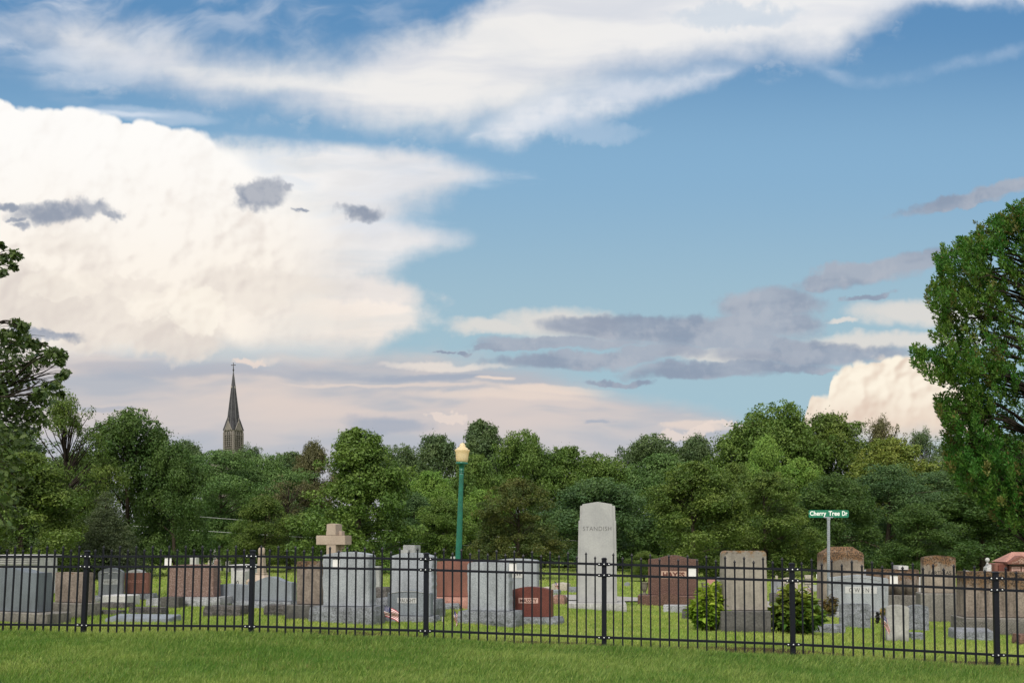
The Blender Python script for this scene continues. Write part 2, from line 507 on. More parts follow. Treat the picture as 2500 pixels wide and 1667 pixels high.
def granite(name, rgb, speck=.45, grain=55, rough=.6, stain=.26, bumpy=.0, pink=None):
    """polished or sawn granite: crystals, faint vertical weather streaks"""
    if name in MATS:
        return MATS[name]
    m, t, b, q = new_mat(name)
    oi = t.nodes.new('ShaderNodeObjectInfo')
    co = t.nodes.new('ShaderNodeTexCoord')
    P = q.vmath('ADD', co.outputs['Object'], q.xyz(q.mul(oi.outputs['Random'], 37.0), q.mul(oi.outputs['Random'], 11.0), 0.0))
    n1 = q.noise(P, grain, 3, .7)
    n2 = q.noise(P, grain * 2.3, 2, .6)
    s = q.ss(q.add(q.mul(n1, .6), q.mul(n2, .4)), .36, .64, 1 - speck, 1 + speck * .75)
    px, py, pz = q.sep(P)
    streak = q.noise(q.xyz(q.mul(px, 9.0), q.mul(py, 9.0), q.mul(pz, .8)), 1.0, 4, .6)
    cloud = q.noise(P, 2.2, 4, .6)
    f = q.mul(s, q.ss(q.add(q.mul(streak, .5), q.mul(cloud, .5)), .3, .68, 1 - stain, 1 + stain * .6))
    c = q.mix(1.0, rgb, q.xyz(f, f, f), 'MULTIPLY')
    if pink:
        c = q.mix(q.ss(q.noise(P, grain * .8, 2, .6), .52, .66), c, pink)
    q.link(c, b.inputs['Base Color'])
    b.inputs['Roughness'].default_value = rough
    b.inputs['Specular IOR Level'].default_value = .4
    if bumpy:
        h = q.add(q.mul(q.noise(P, 9.0, 6, .6), 1.0), q.mul(q.voro(P, 7.0, feature='F1'), .5))
        bump(q, t, b, h, bumpy, .06)
    MATS[name] = m
    return m

def weathered(name, rgb, dark, lichen=None, top=1.0, amt=.5, rough=.9, fineamp=1.0):
    """old limestone or concrete: blotches, black streaks, lichen creeping from the top edge"""
    if name in MATS:
        return MATS[name]
    m, t, b, q = new_mat(name)
    oi = t.nodes.new('ShaderNodeObjectInfo')
    co = t.nodes.new('ShaderNodeTexCoord')
    O = co.outputs['Object']
    P = q.vmath('ADD', O, q.xyz(q.mul(oi.outputs['Random'], 23.0), q.mul(oi.outputs['Random'], 7.0), 0.0))
    px, py, pz = q.sep(P)
    _, _, oz = q.sep(O)
    big = q.noise(P, 2.6, 6, .62)
    fine = q.noise(P, 30.0, 4, .7)
    streak = q.noise(q.xyz(q.mul(px, 8.0), q.mul(py, 8.0), q.mul(pz, .7)), 1.0, 5, .62)
    c = q.mix(q.ss(big, .34, .66), q.mix(.5, rgb, dark), rgb)
    c = q.mix(q.mul(q.ss(streak, .5, .7), amt), c, dark)
    f = q.ss(fine, .3, .7, 1 - .28 * fineamp, 1 + .22 * fineamp)
    c = q.mix(1.0, c, q.xyz(f, f, f), 'MULTIPLY')
    # grime band where the stone meets its base
    c = q.mix(q.mul(q.ss(q.add(oz, q.mul(big, .15)), .22, .05), .6), c, dark)
    if lichen:
        ln = q.noise(P, 9.0, 6, .68)
        reach = q.ss(q.add(oz, q.mul(q.sub(big, .5), .5)), top - .45, top - .02)
        c = q.mix(q.mul(q.ss(q.add(q.mul(reach, .36), q.mul(ln, .75)), .56, .74), .85), c, lichen)
        sp = q.noise(P, 26.0, 3, .7)
        c = q.mix(q.mul(q.ss(q.add(q.mul(reach, .3), sp), .74, .86), .8), c, tuple(x * .3 for x in dark))
        c = q.mix(q.mul(q.ss(q.add(q.mul(reach, .2), q.noise(P, 19.0, 3, .7)), .86, .94), .6), c, (.36, .35, .29))
    q.link(c, b.inputs['Base Color'])
    b.inputs['Roughness'].default_value = rough
    b.inputs['Specular IOR Level'].default_value = .2
    bump(q, t, b, q.add(big, q.mul(fine, .25)), .45 * fineamp, .03)
    MATS[name] = m
    return m

def leaf_mat(name, rgb, rgb2, trans=.24, rough=.55):
    """foliage: each leaf carries its own tint (attribute), the crown wanders between two greens"""
    if name in MATS:
        return MATS[name]
    m, t, b, q = new_mat(name)
    at = t.nodes.new('ShaderNodeAttribute')
    at.attribute_name = 'tint'
    oi = t.nodes.new('ShaderNodeObjectInfo')
    co = t.nodes.new('ShaderNodeTexCoord')
    P = q.vmath('ADD', co.outputs['Object'], q.xyz(q.mul(oi.outputs['Random'], 50.0), 0.0, 0.0))
    r, g, _ = q.sep(at.outputs['Vector'])
    wander = q.noise(P, .35, 3, .6)
    c = q.mix(q.ss(q.add(q.mul(wander, .6), q.mul(g, .4)), .32, .72), rgb, rgb2)
    f = q.ss(r, 0, 1, .66, 1.68, 'LINEAR')
    c = q.mix(1.0, c, q.xyz(f, f, f), 'MULTIPLY')
    q.link(c, b.inputs['Base Color'])
    b.inputs['Roughness'].default_value = rough
    b.inputs['Specular IOR Level'].default_value = .25
    tr = t.nodes.new('ShaderNodeBsdfTranslucent')
    q.link(q.mix(1.0, c, (1.15, 1.25, .6), 'MULTIPLY'), tr.inputs['Color'])
    ms = t.nodes.new('ShaderNodeMixShader')
    ms.inputs[0].default_value = trans
    t.links.new(b.outputs[0], ms.inputs[1])
    t.links.new(tr.outputs[0], ms.inputs[2])
    t.links.new(ms.outputs[0], t.nodes['Material Output'].inputs['Surface'])
    MATS[name] = m
    return m

def bark_mat(name, rgb):
    if name in MATS:
        return MATS[name]
    m, t, b, q = new_mat(name)
    co = t.nodes.new('ShaderNodeTexCoord')
    px, py, pz = q.sep(co.outputs['Object'])
    n = q.noise(q.xyz(q.mul(px, 14.0), q.mul(py, 14.0), q.mul(pz, 2.5)), 1.0, 5, .65)
    f = q.ss(n, .3, .7, .55, 1.35)
    q.link(q.mix(1.0, rgb, q.xyz(f, f, f), 'MULTIPLY'), b.inputs['Base Color'])
    b.inputs['Roughness'].default_value = .95
    b.inputs['Specular IOR Level'].default_value = .1
    bump(q, t, b, n, .8, .04)
    MATS[name] = m
    return m


# ------------------------------------------------------------------ mesh builder
class MB:
    def __init__(self):
        self.v, self.f, self.mi = [], [], []
        self.smooth = []

    def addmesh(self, verts, faces, mi=0, smooth=False):
        o = len(self.v)
        self.v.extend(tuple(p) for p in verts)
        for f in faces:
            self.f.append(tuple(i + o for i in f))
            self.mi.append(mi)
            self.smooth.append(smooth)
        return self

    def box(self, x0, x1, y0, y1, z0, z1, mi=0):
        v = [(x, y, z) for z in (z0, z1) for y in (y0, y1) for x in (x0, x1)]
        return self.addmesh(v, [(0, 2, 3, 1), (4, 5, 7, 6), (0, 1, 5, 4), (2, 6, 7, 3), (0, 4, 6, 2), (1, 3, 7, 5)], mi)

    def cbox(self, cx, cy, z0, w, d, h, mi=0, c=.012):
        """box with chamfered edges on every side (base centre cx, cy, z0)"""
        bm = bmesh.new()
        bmesh.ops.create_cube(bm, size=1, matrix=Matrix.Translation((cx, cy, z0 + h / 2)) @ Matrix.Diagonal((w, d, h, 1)))
        bmesh.ops.bevel(bm, geom=bm.edges[:], offset=min(c, w / 4, d / 4, h / 4), segments=1, affect='EDGES')
        return self.from_bm(bm, mi)

    def from_bm(self, bm, mi=0, smooth=False):
        bm.verts.index_update()
        self.addmesh([v.co[:] for v in bm.verts], [[v.index for v in f.verts] for f in bm.faces], mi, smooth)
        bm.free()
        return self

    def prism(self, outline, y0, y1, mi=0, bevel=.01, rough=0.0, seed=0, sides_only=True):
        """outline (x, z) counter-clockwise seen from the front, extruded from y0 (front) to y1"""
        bm = bmesh.new()
        vs = [bm.verts.new((x, y0, z)) for x, z in outline]
        face = bm.faces.new(vs)
        r = bmesh.ops.extrude_face_region(bm, geom=[face])
        nv = [e for e in r['geom'] if isinstance(e, bmesh.types.BMVert)]
        bmesh.ops.translate(bm, verts=nv, vec=(0, y1 - y0, 0))
        bmesh.ops.recalc_face_normals(bm, faces=bm.faces[:])
        if bevel:
            es = [e for e in bm.edges if e.calc_face_angle(0) > .5]
            bmesh.ops.bevel(bm, geom=es, offset=bevel, segments=2, affect='EDGES', clamp_overlap=True)
        return self.from_bm(bm, mi)

    def lathe(self, prof, n=24, cx=0, cy=0, mi=0, smooth=True, flute=0.0, fn=0):
        v, f = [], []
        for r, z in prof:
            for k in range(n):
                a = 2 * math.pi * k / n
                rr = r * (1 - flute * (.5 + .5 * math.cos(fn * a))) if fn else r
                v.append((cx + rr * math.cos(a), cy + rr * math.sin(a), z))
        for i in range(len(prof) - 1):
            for k in range(n):
                k2 = (k + 1) % n
                f.append((i * n + k, i * n + k2, (i + 1) * n + k2, (i + 1) * n + k))
        f.append(tuple(range(n))[::-1])
        f.append(tuple((len(prof) - 1) * n + k for k in range(n)))
        return self.addmesh(v, f, mi, smooth)

    def tube(self, pts, rad, n=8, mi=0, smooth=True):
        pts = [Vector(p) for p in pts]
        if not hasattr(rad, '__len__'):
            rad = [rad] * len(pts)
        v, f = [], []
        for i, p in enumerate(pts):
            d = (pts[min(i + 1, len(pts) - 1)] - pts[max(i - 1, 0)]).normalized()
            a = d.orthogonal().normalized() if i == 0 else (a - d * a.dot(d)).normalized()
            b = d.cross(a)
            for k in range(n):
                t = 2 * math.pi * k / n
                v.append(p + (a * math.cos(t) + b * math.sin(t)) * rad[i])
        for i in range(len(pts) - 1):
            for k in range(n):
                k2 = (k + 1) % n
                f.append((i * n + k, i * n + k2, (i + 1) * n + k2, (i + 1) * n + k))
        f.append(tuple(range(n))[::-1])
        f.append(tuple((len(pts) - 1) * n + k for k in range(n)))
        return self.addmesh(v, f, mi, smooth)

    def rough_block(self, x0, x1, y0, y1, z0, z1, mi=0, amp=.02, step=.07, seed=0, flat_top=True, taper=0.0):
        """quarry-faced block: gridded faces pushed about by noise, the top kept dressed"""
        bm = bmesh.new()
        W, D, H = x1 - x0, y1 - y0, z1 - z0
        nx, ny, nz = (max(1, int(round(s / step))) for s in (W, D, H))
        bmesh.ops.create_cube(bm, size=1)
        for ax, n in ((0, nx), (1, ny), (2, nz)):
            for k in range(1, n):
                co = [0, 0, 0]
                no = [0, 0, 0]
                co[ax] = -.5 + k / n
                no[ax] = 1
                bmesh.ops.bisect_plane(bm, geom=bm.verts[:] + bm.edges[:] + bm.faces[:], plane_co=co, plane_no=no)
        for v in bm.verts:
            x, y, z = v.co
            p = Vector((x * W, y * D, z * H))
            on_top = z > .499
            nn = mnoise.noise_vector(p * 6 + Vector((seed * 3.1, seed * 1.7, 0)))
            n2 = mnoise.noise_vector(p * 17 + Vector((seed * 5.3, 0, seed)))
            k = amp * (.7 * nn + .5 * n2)
            tz = taper * (z + .5)
            bulge = amp * 1.2 * (1 - (2 * z) ** 2)
            px = p.x * (1 - tz) + (math.copysign(bulge, x) if abs(x) > .499 else 0) + (k.x if not on_top or abs(x) > .499 else 0)
            py = p.y * (1 - tz) + (math.copysign(bulge, y) if abs(y) > .499 else 0) + (k.y if not on_top or abs(y) > .499 else 0)
            pz = p.z + (0 if (on_top and flat_top) else k.z * .5)
            v.co = ((x0 + x1) / 2 + px, (y0 + y1) / 2 + py, (z0 + z1) / 2 + pz)
        return self.from_bm(bm, mi)

    def text(self, s, cx, cz, width, height, y, mi=0, depth=.006, up=True, weight=0.0, spacing=1.0):
        """lettering in the XZ plane facing -Y, fitted to width x height, centred on cx, cz"""
        cu = bpy.data.curves.new("lettering", 'FONT')
        cu.body = s
        cu.size = 1
        cu.resolution_u = 3
        cu.extrude = .5
        cu.offset = weight
        cu.space_character = spacing
        ob = bpy.data.objects.new("lettering", cu)
        col.objects.link(ob)
        dg = bpy.context.evaluated_depsgraph_get()
        me = bpy.data.meshes.new_from_object(ob.evaluated_get(dg))
        P = np.array([v.co[:] for v in me.vertices])
        lo, hi = P.min(0), P.max(0)
        sx, sz = width / (hi[0] - lo[0]), height / (hi[1] - lo[1])
        V = [(cx + (p[0] - (lo[0] + hi[0]) / 2) * sx, y - p[2] * depth, cz + (p[1] - (lo[1] + hi[1]) / 2) * sz) for p in P]
        self.addmesh(V, [tuple(f.vertices) for f in me.polygons], mi)
        bpy.data.objects.remove(ob)
        bpy.data.curves.remove(cu)
        bpy.data.meshes.remove(me)
        return self

    def build(self, name, mats, parent=None, loc=None, link=True):
        me = bpy.data.meshes.new(name)
        me.from_pydata([tuple(map(float, p)) for p in self.v], [], self.f)
        if not isinstance(mats, (list, tuple)):
            mats = [mats]
        for m in mats:
            me.materials.append(m)
        me.polygons.foreach_set('material_index', self.mi)
        me.polygons.foreach_set('use_smooth', self.smooth)
        me.update()
        o = bpy.data.objects.new(name, me)
        if parent:
            o.parent = parent
        if loc is not None:
            o.location = loc
        if link:
            col.objects.link(o)
        return o


def tag(o, label=None, cat=None, group=None, kind=None):
    if label: o['label'] = label
    if cat: o['category'] = cat
    if group: o['group'] = group
    if kind: o['kind'] = kind
    return o

def empty(name, loc, rz=0.0):
    o = bpy.data.objects.new(name, None)
    o.empty_display_size = .2
    o.location = loc
    o.rotation_euler = (0, 0, rz)
    col.objects.link(o)
    return o

KIDS = {}
def copy_tree(o, parent=None):
    c = o.copy()
    col.objects.link(c)
    if parent is not None:
        c.parent = parent
    for ch in list(o.children):
        copy_tree(ch, c)
    return c


# ------------------------------------------------------------------ where things stand
POST_PX = [213, 617, 1041, 1475, 1933, 2430]
POST_YB = [1547, 1550, 1563, 1583, 1600, 1632]
RAIL_Y = [1357.7, 1357.2, 1364.2, 1376.6, 1389.4, 1411.0]
def pxm(px):
    return 165.0 + (px - 213) * .0086
POST_X = [(p - CX) / pxm(p) for p in POST_PX]
POST_Y = [F / pxm(p) for p in POST_PX]
POST_Z = [EYE - (yb - HY) / pxm(p) for p, yb in zip(POST_PX, POST_YB)]
RAIL_Z = [EYE - (yr - HY) / pxm(p) for p, yr in zip(POST_PX, RAIL_Y)]
_gx = np.array([-40, -12] + POST_X + [12, 40])
_gz = np.array([.21, .22] + POST_Z + [-.22, -.25])
_fx = np.linspace(-40, 40, 1601)
_fz = np.interp(_fx, _gx, _gz)
_k = np.ones(41) / 41
_fz = np.convolve(np.pad(_fz, 20, mode='edge'), _k, 'valid')

def fence_y(x):
    s = (POST_Y[-1] - POST_Y[0]) / (POST_X[-1] - POST_X[0])
    return POST_Y[0] + (x - POST_X[0]) * s

def ground_z(x, y):
    x = np.asarray(x, dtype=float)
    y = np.asarray(y, dtype=float)
    zf = np.interp(x, _fx, _fz)
    t = np.clip((y - 22) / 40, 0, 1)
    w = t * t * (3 - 2 * t)
    t2 = np.clip((np.abs(x) - 40) / 60, 0, 1)
    w = np.maximum(w, t2)
    z = zf * (1 - w) + (-.28) * w
    d = y - fence_y(x)
    lip = .05 * np.exp(-((d + .55) / .35) ** 2) - .035 * np.exp(-(d / .12) ** 2)
    und = .025 * np.sin(x * .9 + 1.3) * np.sin(y * .7) + .012 * np.sin(x * 2.3 + y * 1.7)
    near = np.clip(1 - (np.abs(y) - 40) / 60, 0, 1)
    return z + (lip * (np.abs(x) < 40) + und) * near

def ground_hit(px, py):
    """world point where the sight line through a photo pixel meets the ground"""
    y = 8.0
    while y < 140:
        x = (px - CX) / F * y
        z = EYE - (py - HY) / F * y
        if z <= float(ground_z(x, y)):
            return Vector((x, y, float(ground_z(x, y))))
        y += .02
    x = (px - CX) / F * y
    return Vector((x, y, float(ground_z(x, y))))
# ------------------------------------------------------------------ ground, drive, grass
def build_ground():
    xs = np.concatenate([[-2500, -1200, -600, -300, -160, -100, -70, -50], np.arange(-40, 40.01, .25), [50, 70, 100, 160, 300, 600, 1200, 2500]])
    ys = np.concatenate([[-400, -120, -40, -10, 0, 4], np.arange(6, 30, .2), np.arange(30, 70, .8), [75, 82, 90, 100, 120, 150, 200, 300, 450, 700, 1200, 2500, 4500]])
    gx, gy = np.meshgrid(xs, ys)
    gz = ground_z(gx, gy)
    V = np.stack([gx, gy, gz], -1).reshape(-1, 3)
    ny, nx = gx.shape
    i = np.arange(ny - 1)[:, None] * nx + np.arange(nx - 1)[None]
    Fq = np.stack([i, i + 1, i + nx + 1, i + nx], -1).reshape(-1, 4)
    me = bpy.data.meshes.new("ground")
    me.from_pydata(V.tolist(), [], Fq.tolist())
    me.polygons.foreach_set('use_smooth', [True] * len(me.polygons))
    m, t, b, q = new_mat("lawn soil and turf")
    co = t.nodes.new('ShaderNodeTexCoord')
    P = co.outputs['Object']
    px, py, pz = q.sep(P)
    big = q.noise(P, .5, 4, .6)
    mid = q.noise(P, 3.0, 5, .65)
    fin = q.noise(P, 40.0, 4, .7)
    slope = (POST_Y[-1] - POST_Y[0]) / (POST_X[-1] - POST_X[0])
    d = q.sub(py, q.mad(px, slope, POST_Y[0] - POST_X[0] * slope))
    c = q.mix(q.ss(mid, .35, .65), (.045, .090, .016), (.080, .125, .028))
    back = q.mix(q.ss(q.add(q.mul(big, .6), q.mul(mid, .4)), .38, .62), (.120, .185, .034), (.215, .250, .070))
    c = q.mix(q.ss(d, -.1, .5), c, back)
    # bare soil and thatch along the fence line
    soil = q.mul(q.ss(q.m('ABSOLUTE', q.add(q.sub(d, .30), q.mul(q.sub(mid, .5), .5))), .62, .38), q.ss(px, -6.5, -.5, .3, 1))
    c = q.mix(q.mul(soil, .9), c, (.050, .030, .016))
    worn = q.ss(q.noise(P, 1.1, 5, .7), .62, .74)
    c = q.mix(q.mul(worn, .5), c, (.11, .09, .04))
    f = q.ss(fin, .3, .7, .7, 1.3)
    q.link(q.mix(1.0, c, q.xyz(f, f, f), 'MULTIPLY'), b.inputs['Base Color'])
    b.inputs['Roughness'].default_value = .95
    b.inputs['Specular IOR Level'].default_value = .1
    bump(q, t, b, q.add(mid, q.mul(fin, .5)), .5, .05)
    me.materials.append(m)
    o = bpy.data.objects.new("ground", me)
    col.objects.link(o)
    tag(o, kind='structure')

def drive_y(x):
    return 24.9 + .02 * (x - 2.0)

def build_drive():
    xs = np.arange(-.5, 34, .5)
    V, Fq = [], []
    for k, x in enumerate(xs):
        for dy in (0, 2.6):
            y = drive_y(x) + dy
            V.append((x, y, float(ground_z(x, y)) + .035))
    for k in range(len(xs) - 1):
        Fq.append((2 * k, 2 * k + 2, 2 * k + 3, 2 * k + 1))
    mb = MB().addmesh(V, Fq)
    o = mb.build("path", granite("worn pale asphalt", (.30, .29, .28), .25, 30, .9, .2))
    tag(o, kind='structure')

GN = Clouds(0, .01, 0, .01, .005)
def bare_line(x, d):
    """worn soil at the foot of the pickets, heavier towards the right"""
    side = np.clip((x + 4.5) / 5.0, .12, 1)
    broken = np.clip(.75 + .45 * np.sin(x * 2.3) + .35 * np.sin(x * 5.9 + 1), 0, 1)
    return side * broken * np.exp(-((d - .30) / .48) ** 6)

def blades(n, xr, yr, hgt, wid, rng, dens=None, lean=(.25, -.05)):
    x = rng.uniform(*xr, n)
    y = rng.uniform(*yr, n)
    return scatter(x, y, hgt, wid, rng, lean, dens)

def scatter(x, y, hgt, wid, rng, lean, keep=None):
    if keep is not None:
        k = keep(x, y)
        x, y = x[k], y[k]
    n = len(x)
    z = ground_z(x, y) - .005
    a = rng.uniform(0, 2 * np.pi, n)
    xf, yf = x.astype(np.float32) + 100, y.astype(np.float32) + 100
    clump = np.clip((GN.fbm(xf, yf, 2.6, 3, .6, seed=5) - .5) * 1.7 + .5, 0, 1)
    patch = np.clip((GN.fbm(xf, yf, .55, 4, .6, seed=6) - .5) * 2.6 + .45, 0, 1)
    h = hgt * rng.uniform(.5, 1.2, n) * (.55 + .75 * clump)
    w = wid * rng.uniform(.7, 1.3, n)
    dx, dy = np.cos(a) * w / 2, np.sin(a) * w / 2
    la = GN.fbm(xf, yf, 1.6, 2, .5, seed=9) - .5
    lx = (lean[0] + 1.2 * la + rng.normal(0, .38, n)) * h
    ly = (lean[1] + rng.normal(0, .38, n)) * h
    V = np.empty((n, 3, 3), np.float32)
    V[:, 0] = np.stack([x - dx, y - dy, z], -1)
    V[:, 1] = np.stack([x + dx, y + dy, z], -1)
    V[:, 2] = np.stack([x + lx, y + ly, z + h * .9], -1)
    patch = np.clip(.6 * patch + .4 * clump, 0, 1)
    tint = np.stack([np.clip(rng.normal(.5, .27, n), 0, 1), np.clip(.55 * patch + rng.normal(.2, .30, n), 0, 1), np.zeros(n)], -1)
    return V, tint

def tri_mesh(name, V, tint, mat):
    n = len(V)
    me = bpy.data.meshes.new(name)
    me.vertices.add(3 * n)
    me.vertices.foreach_set('co', V.reshape(-1).astype(np.float32))
    me.loops.add(3 * n)
    me.loops.foreach_set('vertex_index', np.arange(3 * n, dtype=np.int32))
    me.polygons.add(n)
    me.polygons.foreach_set('loop_start', np.arange(0, 3 * n, 3, dtype=np.int32))
    me.update(calc_edges=True)
    at = me.attributes.new('tint', 'FLOAT_VECTOR', 'POINT')
    at.data.foreach_set('vector', np.repeat(tint, 3, 0).reshape(-1).astype(np.float32))
    me.materials.append(mat)
    o = bpy.data.objects.new(name, me)
    col.objects.link(o)
    return o

def build_grass():
    rng = np.random.default_rng(5)
    def front(x, y):
        d = y - fence_y(x)
        bare = bare_line(x, d)
        return (d < .12) & (np.abs(x) < .56 * y + .8) & (rng.random(len(x)) > bare * .92)
    V, T = blades(430000, (-9, 9), (8.3, 15.2), .072, .0085, rng, front)
    o = tri_mesh("grass", V, T, leaf_mat("mown verge grass", (.066, .148, .022), (.230, .285, .082), .38, .5))
    tag(o, "short deep green mown grass of the verge before the fence", "grass", kind='stuff')
    # cemetery turf behind the fence, paler and drier
    def back(x, y):
        d = y - fence_y(x)
        bare = bare_line(x, d)
        on_drive = (y > drive_y(x)) & (y < drive_y(x) + 2.6) & (x > -.5)
        return (d > .0) & (np.abs(x) < .56 * y + .8) & ~on_drive & (rng.random(len(x)) > bare * .9)
    V1, T1 = blades(260000, (-14, 14), (13, 22), .055, .011, rng, back)
    V2, T2 = blades(150000, (-24, 24), (22, 42), .06, .026, rng, back)
    V3, T3 = blades(60000, (-52, 52), (42, 92), .09, .07, rng, back)
    # straw-coloured dead blades in the verge
    V5, T5 = blades(26000, (-9, 9), (8.3, 14.6), .05, .008, rng, lambda x, y: (y < fence_y(x) - .05) & (np.sin(x * 1.3 + 2 * np.sin(y)) * np.sin(y * 1.9 + x * .6) > .1))
    o = tri_mesh("grass", V5, T5, leaf_mat("dead grass blades", (.21, .165, .075), (.30, .24, .11), .3, .7))
    tag(o, "scattered straw coloured dead grass in the verge", "grass", kind='stuff')
    # taller unmown tufts against the pickets
    n = 9000
    x = rng.uniform(-9, 9, n)
    x = x[np.sin(x * 3.1) + np.sin(x * 7.7 + 1) > -.2]
    y = fence_y(x) + rng.normal(.05, .12, len(x))
    V4, T4 = scatter(x, y, .11, .009, rng, (.1, 0))
    o = tri_mesh("grass", np.concatenate([V1, V2, V3, V4]), np.concatenate([T1, T2, T3, T4]),
                 leaf_mat("cemetery grass", (.155, .240, .040), (.310, .335, .095), .35, .5))
    tag(o, "yellowish grass around the graves behind the fence", "grass", kind='stuff')

build_ground()
build_drive()
build_grass()
# ------------------------------------------------------------------ church beyond the trees
def build_church():
    Y0 = 350.0
    k = F / Y0
    X0 = (570 - CX) / k
    zz = lambda py: EYE - (py - HY) / k
    root = empty("church", (X0, Y0, -.3), math.radians(-29))
    tag(root, "stone church with tall dark slate spire rising behind the trees", "church")
    stone = weathered("church limestone", (.190, .172, .158), (.125, .113, .105), None, 1, .35)
    trim = plain("pale ashlar trim", (.235, .215, .198), .85, 0, .2, .15, 1.5)
    slate = plain("dark spire slate", (.036, .036, .042), .8, 0, .3, .3, .8)
    rib = plain("lead hip rolls", (.15, .15, .16), .75, 0, .4, .1, 2)
    louv = plain("belfry louvres", (.095, .088, .085), .8, 0, .2, .2, 2)
    metal = plain("dark iron cross", (.05, .05, .055), .5, .6)
    h = 2.12
    ze, zg, zt, zc = zz(1050) + .3, zz(1034) + .3, zz(905) + .3, zz(885.5) + .3
    # tower shaft with corner buttresses
    tw = MB()
    tw.box(-h, h, -h, h, 0, ze)
    for sx in (-1, 1):
        for sy in (-1, 1):
            tw.box(sx * h - .36, sx * h + .36, sy * h - .36, sy * h + .36, 0, ze - .9)
            tw.box(sx * h - .27, sx * h + .27, sy * h - .27, sy * h + .27, ze - .9, ze - .2)
    for z in np.arange(ze - 14, ze - 1.5, .75):
        tw.box(-h - .39, h + .39, -h - .39, -h + .3, z, z + .07)
        tw.box(h - .3, h + .39, -h + .3, h + .39, z, z + .07)
    tw.box(-h - .25, h + .25, -h - .25, h + .25, ze - .35, ze - .05)
    tower = tw.build("tower", stone, root)
    # gable with its arched belfry opening on each side
    for rot in range(4):
        g = MB()
        w = 1.62
        g.prism([(-w, ze - .2), (w, ze - .2), (0, zg + .5)], -h - .42, -h + .8, 0, 0)
        go = g.build("gable", stone, root)
        go.rotation_euler.z = rot * math.pi / 2
        c = MB()
        for s in (-1, 1):
            c.tube([(s * (w + .15), -h - .40, ze - .35), (0, -h - .40, zg + .68)], .13, 4, 0, False)
        c.tube([(0, -h - .3, zg + .5), (0, -h - .3, zg + 2.0)], [.16, .03], 6)
        co_ = c.build("coping", trim, go)
        o = MB()
        zb, zs, r = ze - 6.0, ze - 1.6, .86
        arch = [(-r, zb), (r, zb), (r, zs)] + [(r * math.cos(a), zs + 1.5 * r * math.sin(a)) for a in np.linspace(.15, math.pi - .15, 12)] + [(-r, zs)]
        o.prism(arch, -h - .05, -h + .05, 0, 0)
        for z in np.arange(zb, zs + .8, .45):
            o.box(-r * .9, r * .9, -h - .16, -h - .04, z, z + .16)
        o.box(-.09, .09, -h - .2, -h - .05, zb, zs + .9, 1)
        bo = o.build("belfry_window", [louv, trim], tower)
        bo.rotation_euler.z = rot * math.pi / 2
        s_ = MB()
        ring = [(r + .16, zb)] + [((r + .16) * math.cos(a), zs + 1.5 * (r + .16) * math.sin(a)) for a in np.linspace(.02, math.pi - .02, 14)] + [(-r - .16, zb)]
        s_.tube([(x, -h - .10, z) for x, z in ring], .17, 4, 0, False)
        so = s_.build("surround", trim, bo)
    # octagonal spire broached into the square
    R = h + .46
    sp = MB()
    oct_ = []
    for kk in range(8):
        a = math.radians(22.5 + 45 * kk)
        oct_.append((R * 1.03 * math.cos(a), R * 1.03 * math.sin(a)))
    v = [(x, y, ze + .05) for x, y in oct_] + [(x * .028, y * .028, zt) for x, y in oct_]
    sp.addmesh(v, [(i, (i + 1) % 8, 8 + (i + 1) % 8, 8 + i) for i in range(8)] + [tuple(range(8, 16))])
    # broaches filling the corners
    for sx in (-1, 1):
        for sy in (-1, 1):
            c0 = (sx * R, sy * R, ze - .1)
            p1, p2 = (sx * R, sy * R * .42, ze - .1), (sx * R * .42, sy * R, ze - .1)
            a = math.atan2(sy, sx)
            top = (R * .70 * math.cos(a), R * .70 * math.sin(a), ze + 5.2)
            sp.addmesh([c0, p1, p2, top], [(0, 1, 3), (0, 3, 2), (1, 2, 3), (0, 2, 1)])
    spire = sp.build("spire", slate, root)
    rb = MB()
    for i in range(8):
        x, y = oct_[i]
        rb.tube([(x * 1.005, y * 1.005, ze + .3), (x * .03, y * .03, zt)], [.085, .04], 5, 0, False)
    rb.build("hip_roll", rib, spire)
    for i in range(4):
        a = math.radians(90 * i - 90)
        zf = zz(948) + .3
        rr = R * 1.0 * (zt - zf) / (zt - ze) * .95
        bm_ = MB().cbox(0, 0, 0, .5, .5, .7, 0, .04)
        lu = MB()
        lu.addmesh([(p[0] * math.cos(a) - p[1] * math.sin(a) + rr * math.cos(a), p[0] * math.sin(a) + p[1] * math.cos(a) + rr * math.sin(a), p[2] + zf) for p in bm_.v], bm_.f)
        lu.build("spire_light", trim, spire)
    cr = MB()
    cr.tube([(0, 0, zt - .3), (0, 0, zc)], [.17, .11], 6)
    zA = zz(891.3) + .3
    cr.box(-.78, .78, -.09, .09, zA - .11, zA + .11)
    cr.lathe([(0.02, zt - .1), (.3, zt + .1), (.3, zt + .35), (.05, zt + .6)], 10)
    for s in (-1, 1):
        cr.lathe([(.02, zA - .17), (.16, zA), (.02, zA + .17)], 8, s * .8, 0)
    co2 = cr.build("cross", metal, root)
    co2.rotation_euler.z = math.radians(14)
    # nave behind, with its own gable cross and turret, mostly hidden by the trees
    zr = zz(1096) + .3
    nv = MB()
    xn0, xn1 = -14.0, -h - .1
    nv.box(xn0, xn1, 1.0, 11.0, 0, zr - 4.2)
    nave = nv.build("nave", stone, root)
    rf = MB()
    a0, a1 = xn0 - .3, xn1
    rf.addmesh([(a0, .5, zr - 4.3), (a1, .5, zr - 4.3), (a1, 6, zr), (a0, 6, zr), (a0, 11.5, zr - 4.3), (a1, 11.5, zr - 4.3)], [(0, 1, 2, 3), (3, 2, 5, 4), (0, 3, 4), (1, 5, 2), (0, 4, 5, 1)])
    rf.build("roof", slate, nave)
    zc2 = zz(1081) + .3
    xc = -9.5
    c2 = MB()
